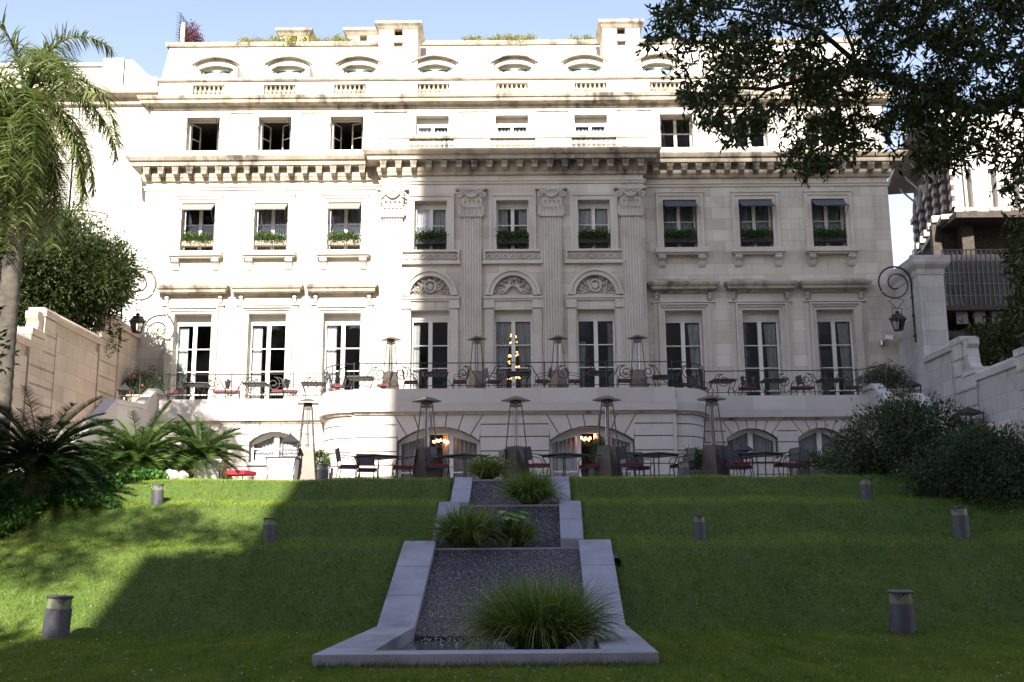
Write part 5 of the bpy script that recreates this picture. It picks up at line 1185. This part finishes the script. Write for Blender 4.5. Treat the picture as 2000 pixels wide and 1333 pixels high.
# palm
pc = Vector((X(50, 26, 190), 26.0, Z(215, 26, 62))); bx = X(14, 26, 640)
pt_ = thing('queen_palm', 'tall queen palm with drooping feathery fronds in front of the white townhouse', 'tree', (bx, 26, ZG - .6))
ht = pc.z - ZG + .4; trunk('trunk', 'palmbark', [((pc.x - bx) * (i / 70) ** 1.6, 0, ht * i / 70) for i in range(71)], [(.27 - .09 * i / 70) * (1 + (.07 if i % 2 else -.02)) for i in range(71)], pt_, 14)
trunk('crownshaft', 'leaf_palm', [(pc.x - bx, 0, pc.z - ZG + .3), (pc.x - bx, 0, pc.z - ZG + 1.5)], [.2, .10], pt_)
rg = random.Random(21); Vs, Fs, Ts = [], [], []; off = 0; rach = MB()
for k in range(46):
    a = k * 2.399 + rg.uniform(-.2, .2); el = rg.uniform(-.7, 1.4) if k < 26 else rg.uniform(-1.35, -.7); L = rg.uniform(3.2, 4.3); d = Vector((math.cos(a) * math.cos(el), math.sin(a) * math.cos(el), math.sin(el))); p = Vector((pc.x - bx, 0, pc.z - ZG + .9)); P = [p.copy()]; droop = rg.uniform(.15, .24)
    for j in range(14): p = p + d * L / 14; P.append(p.copy()); d = (d + Vector((0, 0, -droop * (1 + j * .06)))).normalized()
    rach.tube(P, [.035 - .0022 * j for j in range(15)], 5)
    base, dirs = [], []
    for q in range(210):
        t = .12 + .88 * q / 210; f = t * 14; j = min(13, int(f)); o = P[j].lerp(P[j + 1], f - j); ax = (P[j + 1] - P[j]).normalized(); sd_ = ax.cross(Vector((0, 0, 1))); sd_ = sd_.normalized() if sd_.length > .1 else Vector((1, 0, 0)); up_ = sd_.cross(ax)
        s = -1 if q % 2 else 1; r = sd_ * s * rg.uniform(.7, 1) + ax * rg.uniform(.3, .6) + up_ * rg.uniform(-.5, .6); base.append(o); dirs.append(r)
    n = len(base); ln = np.array([.92 * math.sin(min(1, .25 + (.12 + .88 * q / 210)) * math.pi * .93) ** .6 + .1 for q in range(n)]) * rng.uniform(.8, 1.1, n)
    V, Fq = blades(rng, np.array(base), np.array(dirs), ln, np.full(n, .038), np.full(n, 1.25), 4); Vs.append(V); Fs.append(Fq + off); off += len(V); Ts.append(np.repeat(rng.uniform(0, 1, n) * .6 + rg.uniform(0, .4), 4))
rach.build('frond_stem', 'leaf_palm', pt_); np_mesh('fronds', np.concatenate(Vs), np.concatenate(Fs), 'leaf_palm', pt_, np.concatenate(Ts))
# cycads
def cycad(x, y, z, L, nf, seed, label, th=.7, mat='leaf_cycad_shade'):
    t = thing('cycad', label, 'cycad', (x, y, z), 0, 'sago cycads in the left bed'); rg = random.Random(seed); rn = np.random.default_rng(seed)
    MB().lathe([(.22, -.3), (.26, 0), (.24, th * .5), (.27, th), (.12, th + .15)], 0, 0, 10).build('trunk', 'palmbark', t)
    Vs, Fs, Ts = [], [], []; off = 0; st = MB()
    for k in range(nf):
        a = k * 2.399; el = 1.22 - 1.42 * (k / nf) ** .85 + rg.uniform(-.1, .1); l = L * rg.uniform(.85, 1.1); d = Vector((math.cos(a) * math.cos(el), math.sin(a) * math.cos(el), math.sin(el))); p = Vector((0, 0, th)); P = [p.copy()]
        for j in range(10): p = p + d * l / 10; P.append(p.copy()); d = (d + Vector((0, 0, -.11))).normalized()
        st.tube(P, [.018 - .0014 * j for j in range(11)], 4); base, dirs = [], []; N = 170
        for q in range(N):
            tt = .08 + .92 * q / N; f = tt * 10; j = min(9, int(f)); o = P[j].lerp(P[j + 1], f - j); ax = (P[j + 1] - P[j]).normalized(); s1 = ax.cross(Vector((0, 0, 1))); s1 = s1.normalized() if s1.length > .08 else Vector((1, 0, 0)); u = s1.cross(ax)
            s = -1 if q % 2 else 1; base.append(o); dirs.append(s1 * s + ax * .55 + u * .45)
        ln = np.array([.25 * math.sin((.1 + .86 * q / N) * math.pi) ** .45 for q in range(N)]); V, Fq = blades(rn, np.array(base), np.array(dirs), ln, np.full(N, .019), np.full(N, .25), 2)
        Vs.append(V); Fs.append(Fq + off); off += len(V); Ts.append(np.repeat(rn.uniform(0, 1, N) * .5 + rg.uniform(0, .5), 2))
    st.build('frond_stem', mat, t); np_mesh('fronds', np.concatenate(Vs), np.concatenate(Fs), mat, t, np.concatenate(Ts)); return t
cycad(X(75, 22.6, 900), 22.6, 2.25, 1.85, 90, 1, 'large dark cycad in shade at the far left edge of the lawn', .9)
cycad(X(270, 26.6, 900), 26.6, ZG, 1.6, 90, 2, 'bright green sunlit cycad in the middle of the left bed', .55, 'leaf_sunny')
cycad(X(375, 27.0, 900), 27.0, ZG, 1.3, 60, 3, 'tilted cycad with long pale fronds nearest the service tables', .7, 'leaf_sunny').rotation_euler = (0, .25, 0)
cycad(X(205, 28.2, 900), 28.2, ZG, 1.2, 50, 4, 'smaller cycad half hidden at the back of the left bed', .5)
def bush(name, label, cat, loc, blobs, n, L, W, mat, seed, stems=6, sr=.03, group=None, **k):
    t = thing(name, label, cat, loc, 0, group); foliage('foliage', mat, blobs, n, L, W, seed, t, **k)
    m = MB(); rg = random.Random(seed)
    for j in range(stems):
        b = blobs[j % len(blobs)]; m.tube([(rg.uniform(-.15, .15), rg.uniform(-.1, .1), -.2), (b[0] * .5 + rg.uniform(-.1, .1), b[1] * .5, b[2] * .5), (b[0] + rg.uniform(-.4, .4) * b[3], b[1], b[2] + b[5] * .4)], [sr, sr * .7, sr * .3], 6)
    m.build('stem', 'bark', t); return t
bush('garden_shrub', 'big glossy dark green shrub below the right stairs', 'shrub', (X(1780, 25.0, 900), 25.0, 2.7), [(-.5, 0, 1.05, 1.1, .8, .9), (.5, .2, 1.2, 1.1, .8, .8), (-1.3, 0, .65, .65, .6, .65), (1.4, .1, .8, .8, .7, .75), (0, -.3, .5, 1.3, .7, .6), (-.1, 0, 1.6, .7, .5, .5)], 20000, .10, .038, 'leaf_shrub', 31, clump=10, shell=.45)
bush('garden_shrub', 'low grey green shrub at the right edge spreading over the lawn bank', 'shrub', (X(1920, 23.0, 960), 23.0, 2.2), [(-.6, 0, .6, .85, .6, .55), (.4, 0, .9, .9, .7, .65), (1.2, .2, .6, .8, .7, .8), (.2, -.5, .3, .9, .5, .5), (-.9, .2, .45, .6, .4, .5), (.0, .1, 1.2, .7, .6, .5)], 19000, .09, .032, 'leaf_shrub', 32, clump=10, shell=.4)
bush('climbing_shrub', 'dark climbing shrub behind the right garden wall in front of the villa veranda', 'shrub', (18.6, 40.5, 6.2), [(0, 0, 2.6, 1.5, .8, 1.0), (1.6, .3, 3.4, 1.4, .8, 1.3), (-1.0, .2, 1.9, 1.0, .8, .8), (2.8, .0, 2.4, 1.3, .8, 1.6)], 12000, .17, .07, 'leaf_dark', 35, clump=9, shell=.4)
# potted shrubs beside the walls
def potted(x, y, z, label, s, flowers=False):
    t = thing('potted_shrub', label, 'potted plant', (x, y, z), 0, 'stone troughs with shrubs'); MB().frustum(.42, .5, 0, .5).frustum(.53, .53, .44, .52).build('trough', 'terracotta', t, bevel=.02)
    foliage('foliage', 'leaf_shrub', [(0, 0, 1.0, .75, .6, .55), (-.35, 0, .8, .5, .5, .4), (.35, 0, .85, .5, .5, .45)], 5000, .09, .03, s, t, clump=8, shell=.3)
    if flowers: m = MB(); m.ball((-.25, -.55, 1.2), .06).ball((.1, -.6, .85), .04); m.build('blossom', 'flower', t)
potted(-14.05, 40.7, ZT, 'bushy green shrub with a pink flower in a stone trough by the left wall', 5, True); potted(14.25, 40.6, ZT, 'rounded dark green shrub in a stone trough by the right wall under the lamp', 6)
# boxwood planters
def planter(px, Y, w, h, label, seed, ball=False):
    t = thing('boxwood_planter', label, 'planter', (X(px, Y, 900), Y, ZG), 0, 'boxwood plants in grey wooden planters'); m = MB(); r = w / 2
    m.box(-r, r, -.3, .3, .03, .42); m.build('box', 'planter', t); l = MB()
    for s in (-1, 1):
        for q in (-1, 1): l.box(s * r - .035, s * r + .035, q * .3 - .035, q * .3 + .035, 0, .5); l.ball((s * r, q * .3, .54), .045, n=6, m=4)
    for k in range(int(w / .09)):
        for s in (0, 1):
            a = -r + .05 + k * .09; b = min(r - .04, max(-r + .04, a + (.3 if s else -.3))); l.tube([(a, -.31, .06), (b, -.31, .40)], .007, 3)
    l.build('lattice', 'planter', t)
    if ball: foliage('foliage', 'leaf_box', [(0, 0, .42 + h / 2, r * .8, r * .8, h / 2)], 2600, .045, .03, seed, t, clump=6, shell=.75, lump=.05)
    else: foliage('foliage', 'leaf_box', [(-r * .7 + k * r * .35, q, .40 + h / 2, r * .26, .15, h / 2) for k in range(5) for q in (-.12, .12)], 4200, .05, .03, seed, t, clump=6, shell=.6, lump=.05, up=.4)
planter(1366, 28.6, .8, .55, 'boxwood in a grey lattice planter just left of the rightmost lower heater', 61); planter(1604, 28.8, 1.45, .48, 'long clipped boxwood hedge in a grey lattice planter near the right bush', 62)
planter(1700, 28.3, .9, .45, 'short boxwood planter partly hidden behind the right bush', 66)
planter(625, 28.6, .55, .55, 'small boxwood ball in a planter behind the leftmost lower heater', 63, True); planter(1172, 28.6, .5, .85, 'narrow upright boxwood beside the right french window heater', 64, True); planter(350, 28.4, .9, .3, 'grey lattice planter tucked behind the cycads', 65)
t = thing('white_stone', 'rough white decorative rock at the foot of the cycads', 'rock', (X(345, 25.4, 935), 25.4, ZG))
m = MB(); rg = random.Random(4); [m.ball((rg.uniform(-.2, .2), rg.uniform(-.1, .1), .08 + rg.uniform(0, .12)), rg.uniform(.07, .13), n=6, m=4) for _ in range(9)]; m.build('rock', 'trim', t)
# ivy ground cover (left) and soil bed
def ground_cover(name, label, region, n, seed, mat='leaf_ivy', L=.11, W=.085, hh=.28):
    rn = np.random.default_rng(seed); x = rn.uniform(region[0], region[1], n); y = rn.uniform(region[2], region[3], n)
    edge = region[1] - .35 * (1 + np.sin(y * 2.2)) ; k = x < edge; x, y = x[k], y[k]; n = len(x)
    b = lawn_z(x, y) + hh * (.55 + .45 * np.sin(x * 3.1 + y * 2) * np.cos(y * 3.7)) * rn.uniform(.3, 1, n); P = np.stack([x, y, b], 1); D = rn.normal(size=(n, 3)) * .7; D[:, 2] += .5; D[:, 1] -= .35
    V, Fq = leaves(rn, P, D, L, W); tag(np_mesh(name, V, Fq, mat, None, rn.uniform(0, 1, n)), label, 'ground cover', kind='stuff')
ground_cover('ivy_bed', 'bright green ivy ground cover between the cycads and the upper lawn', (-14.5, -8.0, 22.4, 26.4), 15000, 71)
ground_cover('ivy_edge', 'dark low ground cover along the left edge of the lawn bank', (-14.5, -9.6, 19.5, 22.4), 14000, 72, hh=.35)
# feathery tree behind the left wall
t = thing('feathery_tree', 'dense fine-leaved evergreen tree rising behind the left garden wall', 'tree', (-17.2, 37.2, 0))
foliage('crown', 'leaf_tree', [(1.0, -.2, 11.4, 1.8, 1.8, 1.9), (-1.0, -1.0, 11.0, 2.2, 2.0, 2.0), (2.1, .9, 11.0, 1.1, 1.2, 1.2), (-2.8, -2.2, 9.8, 2.2, 2.0, 2.0), (-.6, -1.4, 9.3, 1.7, 1.6, 1.5), (1.2, 1.6, 9.4, 1.2, 1.2, 1.2), (-1.5, -3.5, 8.2, 2, 1.6, 1.5), (2.9, -.2, 11.2, .9, .8, 1.0), (0, 0, 12.6, 1.4, 1.2, 1.0)], 115000, .19, .055, 81, t, clump=12, shell=.45, up=-.1)
trunk('trunk', 'bark', [(0, 0, 0), (.1, 0, 4), (.2, 0, 8), (.4, .2, 11)], [.3, .25, .2, .1], t)
m = MB(); [m.tube([(.2, 0, 6.5 + .3 * k), (1.2 * math.cos(k * 1.7), 1.2 * math.sin(k * 1.7), 8.5 + .3 * k), (2.2 * math.cos(k * 1.7), 2 * math.sin(k * 1.7), 10 + .2 * k)], [.1, .06, .02], 6) for k in range(7)]; m.build('limb', 'bark', t)
# low unseen tree added beyond the left edge to darken the near cycad
t = thing('added_shade_tree', 'unseen tree added beyond the left edge of the lawn to shade the dark cycad', 'tree', (-11.9, 18.6, .5))
foliage('crown', 'leaf_tree', [(0, 0, 5.8, 2.0, 1.8, 1.7), (1.2, -.2, 6.3, 1.2, 1.2, 1.0), (-.8, .5, 7.0, 1.5, 1.5, 1.2), (.8, .8, 4.6, 1.3, 1.2, 1.2)], 48000, .15, .06, 82, t, clump=12)
trunk('trunk', 'bark', [(0, 0, -.3), (0, 0, 3), (.2, 0, 6)], [.2, .16, .08], t)
t = thing('garden_tree', 'open-crowned tree behind the photographer dappling the left side of the lawn', 'tree', (-11.5, -2, 0))
foliage('crown', 'leaf_tree', [(3.6, 0, 11.2, 1.0, 1.2, .35), (1.2, 0, 12.2, 1.6, 1.2, .5), (1.4, 0, 17.3, 2.3, 1.5, .40), (1.4, 0, 15.5, .9, 1, .25), (4.2, 0, 16.6, .5, 1, .2), (-1, 0, 10.6, 1.4, 1.0, .6)], 6500, .22, .10, 83, t, clump=9)
trunk('trunk', 'bark', [(0, 0, 0), (.1, 0, 6), (0, 0, 12), (.6, 0, 17)], [.3, .22, .12, .05], t)
# reddish plant and creeper on the roof
t = thing('roof_plant', 'purple leaved shrub on the roof corner beside the spiked fence', 'shrub', (X(372, 44.9, 85), 44.9, zm + .05)); foliage('foliage', 'leaf_red', [(0, 0, .7, .45, .4, .6), (.2, 0, .4, .4, .4, .35)], 1500, .10, .05, 91, t, clump=5, shell=.1); trunk('stem', 'bark', [(0, 0, 0), (0, 0, .5)], [.03, .02], t)
for a, b, h, lab in ((470, 690, .17, 'yellow green creeper spilling over the roof edge at the left of the chimneys'), (905, 1045, .12, 'thin yellow green creeper along the middle of the roof edge'), (1110, 1160, .07, 'small tuft of creeper on the roof edge left of the right chimney')):
    x0, x1 = X(a, 44.5, 85), X(b, 44.5, 85); c = (x0 + x1) / 2; t = thing('roof_creeper', lab, 'plant', (c, 44.45, zm + .14)); k = max(2, int((x1 - x0) / .45))
    foliage('foliage', 'leaf_roof', [(x0 - c + (j + .5) * (x1 - x0) / k, .1 * math.sin(j), .05 + .05 * math.sin(j * 2.3), .3, .3, h) for j in range(k)], 420 * k, .07, .05, int(a), t, clump=6, shell=.1)

# big fig branches hanging in from the right
ft = thing('fig_tree', 'large dark leaved fig tree whose branches hang into the top right of the view', 'tree', (13.5, 12.5, 0))
rg = random.Random(8); rn = np.random.default_rng(8)
env = [(1270, 60, 95), (1300, 0, 130), (1330, -20, 190), (1360, -20, 265), (1400, -20, 270), (1440, -20, 285), (1480, -20, 280), (1500, -20, 300), (1540, -20, 330), (1580, -20, 345), (1620, -20, 340), (1660, -20, 300), (1700, -20, 290), (1740, -20, 300), (1790, -20, 330), (1840, -20, 345), (1880, -20, 330), (1930, -20, 340), (1960, -20, 400), (1985, -20, 620), (2100, -20, 760)]
ex_, et, eb = map(np.array, zip(*env)); holes_px = [(1640, 85, 45, 38), (1510, 285, 40, 20), (1970, 130, 16, 26), (1700, 210, 24, 20), (1930, 235, 22, 18), (1575, 205, 18, 14), (1450, 240, 30, 10)]
cl = []
for _ in range(12000):
    px = rg.uniform(1262, 2120); py = rg.uniform(-120, 740); lo, hi = np.interp(px, ex_, et), np.interp(px, ex_, eb)
    if not (lo - 100 * (px > 1300) < py < hi - rg.uniform(0, 14)): continue
    if any(((px - a) / c) ** 2 + ((py - b) / d) ** 2 < rg.uniform(.5, 1.1) for a, b, c, d in holes_px): continue
    dens = .55 + .5 * math.sin(px * .029 + 1.3 * math.sin(py * .03)) * math.cos(py * .036 + .8 * math.sin(px * .017))
    if rg.random() > (.06 + .80 * dens) * (1 if py < 250 else .75) * (1 if px > 1420 else .7): continue
    if py > 345 and px < 2010 and rg.random() < .5: continue
    Yc = rg.uniform(11.2, 15.5) if px < 1900 else rg.uniform(10.5, 13.5); x, z = at(px, py, Yc); cl.append((x, Yc, z))
cl = np.array(cl) - np.array([13.5, 12.5, 0]); K = 13; cp = np.repeat(cl, K, 0); ax = rn.normal(size=(len(cl), 3)); ax[:, 2] -= .5; ax /= np.linalg.norm(ax, axis=1, keepdims=True)
tt = np.tile(np.linspace(-.5, .5, K), len(cl)); P = cp + np.repeat(ax, K, 0) * tt[:, None] * .32; D = np.repeat(ax, K, 0) * .8 + rn.normal(size=P.shape) * .75; D[:, 2] -= .15
V, Fq = leaves(rn, P, D, .12, .036, .12); np_mesh('crown', V, Fq, 'leaf_dark', ft, np.clip(rn.uniform(0, 1, len(P)), 0, 1))
tw_ = MB()
for i in range(0, len(cl), 3): a = Vector(cl[i]); d = Vector(ax[i]) * .22; tw_.tube([a - d, a + Vector((0, 0, .02)), a + d], .005, 3, cap=False)
tw_.build('twigs', 'bark', ft)
trunk('trunk', 'bark', [(0, 0, -.2), (-.1, 0, 3), (-.4, 0, 6), (-.9, 0, 9)], [.55, .45, .38, .3], ft, 14)
def limb(pp, r0, r1):
    q = [(at(a, b, y)[0] - 13.5, y - 12.5, at(a, b, y)[1]) for a, b, y in pp]; n = len(q); return MB().tube(q, [r0 + (r1 - r0) * i / (n - 1) for i in range(n)], 8).build('limb', 'bark', ft, smooth=True)
limb([(2300, 330, 12.5), (2100, 260, 12.6), (1990, 190, 12.8), (1900, 215, 13), (1820, 190, 13.2), (1740, 150, 13.4), (1660, 140, 13.5), (1590, 150, 13.6), (1500, 175, 13.8), (1420, 170, 14)], .11, .02)
limb([(1655, 140, 13.5), (1668, 100, 13.5), (1650, 60, 13.5), (1620, 20, 13.5)], .035, .012); limb([(1640, 143, 13.5), (1610, 120, 13.5), (1585, 60, 13.5)], .02, .008)
limb([(2250, 100, 12), (2100, 130, 12), (2010, 160, 12), (1960, 205, 12), (1925, 225, 12.2)], .08, .03); limb([(1700, 146, 13.4), (1600, 60, 13), (1450, 20, 13), (1340, 10, 13)], .04, .01)
limb([(1900, 215, 13), (1850, 290, 13.2), (1800, 320, 13.4)], .035, .01); limb([(1500, 175, 13.8), (1440, 230, 13.9), (1370, 240, 14)], .02, .008)
limb([(2250, 300, 11), (2120, 420, 11.2), (2040, 540, 11.4), (1995, 600, 11.5)], .05, .015)
m = MB()
for k in range(9):
    px = 1640 + k * 38 + rg.uniform(-20, 20); py = rg.uniform(0, 120); pts = []
    for j in range(7): x, z = at(px + 14 * math.sin(j * .8 + k) + j * rg.uniform(-4, 8), py + j * 28, 12.6); pts.append((x - 13.5, .1, z))
    m.tube(pts, .006, 4)
m.build('aerial_root', 'palmbark', ft)

# ------------------------------------------------------------------ plants in the cascade
def grass_clump(px, py, Y, wpx, hpx, n, seed, label):
    rn = np.random.default_rng(seed); x, z = at(px, py, Y); s = Y / 2100 * 1.03; W, H = wpx * s / 2, hpx * s
    t = thing('ornamental_grass', label, 'ornamental grass', (x, Y, z), 0, 'ornamental grass clumps in the cascade')
    a = rn.uniform(0, 2 * np.pi, n); r = np.sqrt(rn.uniform(0, 1, n)); base = np.stack([np.cos(a) * r * W * .42, np.sin(a) * r * W * .30, np.zeros(n)], 1)
    out = rn.uniform(.05, .75, n) * (.35 + r); D = np.stack([np.cos(a) * out * 1.1, np.sin(a) * out * .8, np.ones(n)], 1) + rn.normal(size=(n, 3)) * .17
    ln = H * rn.uniform(.75, 1.25, n) * (1 + .35 * out); V, Fq = blades(rn, base, D, ln, np.full(n, .019) * rn.uniform(.7, 1.3, n), rn.uniform(.3, 2.6, n) * (.6 + out), 6)
    V[:, 2] = np.maximum(V[:, 2], -.05); np_mesh('blades', V, Fq, 'blade', t, np.repeat(rn.uniform(0, 1, n), 6))
    MB().lathe([(W * .35, -.3), (W * .35, -.02), (W * .1, .03)], 0, 0, 10).build('root_mass', 'soil', t)
grass_clump(1055, 1262, 14.6, 270, 112, 2700, 1, 'widest arching grass clump in the right half of the front basin'); grass_clump(912, 1064, 21.0, 130, 66, 1700, 2, 'arching grass clump on the left side of the first pool above the basin')
grass_clump(1012, 1064, 21.1, 60, 48, 700, 5, 'low grass tuft behind the broad leaved plant'); grass_clump(1036, 982, 22.75, 92, 56, 1500, 3, 'round grass clump at the right of the second pool'); grass_clump(952, 934, 24.5, 76, 38, 1100, 4, 'uppermost grass clump beside the top of the cascade')
def broadleaf(px, py, Y, h, n, seed, label):
    rg = random.Random(seed); x, z = at(px, py, Y); t = thing('broadleaf_plant', label, 'plant', (x, Y, z)); st = MB(); Vs = []; Fs = []; k = 0
    for i in range(n):
        a = rg.uniform(0, 6.28); r = rg.uniform(.1, .38); hh = h * rg.uniform(.7, 1.05); tip = Vector((math.cos(a) * r, math.sin(a) * r * .7, hh)); st.tube([(0, 0, 0), (tip.x * .3, tip.y * .3, hh * .6), tuple(tip)], .007, 4)
        d = Vector((math.cos(a), math.sin(a), -.35)).normalized(); s = d.cross(Vector((0, 0, 1))).normalized(); L = rg.uniform(.16, .26); w = L * .38
        pts = [tip, tip + d * L * .25 + s * w, tip + d * L * .6 + s * w * .8, tip + d * L, tip + d * L * .6 - s * w * .8, tip + d * L * .25 - s * w, tip + d * L * .5 - Vector((0, 0, .02))]
        Vs += [tuple(p) for p in pts]; Fs += [(k + a_, k + b_, k + 6) for a_, b_ in ((0, 1), (1, 2), (2, 3), (3, 4), (4, 5), (5, 0))]; k += 7
    st.build('stem', 'leaf_ivy', t); np_mesh('leaves', np.array(Vs), np.array(Fs), 'hosta', t, np.repeat(np.random.default_rng(seed).uniform(0, 1, n), 6))
broadleaf(988, 1064, 20.95, .62, 20, 1, 'bright broad leaved plant on long stalks beside the middle grass clump'); broadleaf(955, 925, 24.6, .42, 7, 2, 'small pale broad leaved plant behind the uppermost grass clump')
for o in COL.objects:
    if o.parent is None and o.type == 'EMPTY' and 'label' in o and o['label'] == 'x': raise RuntimeError(o.name)
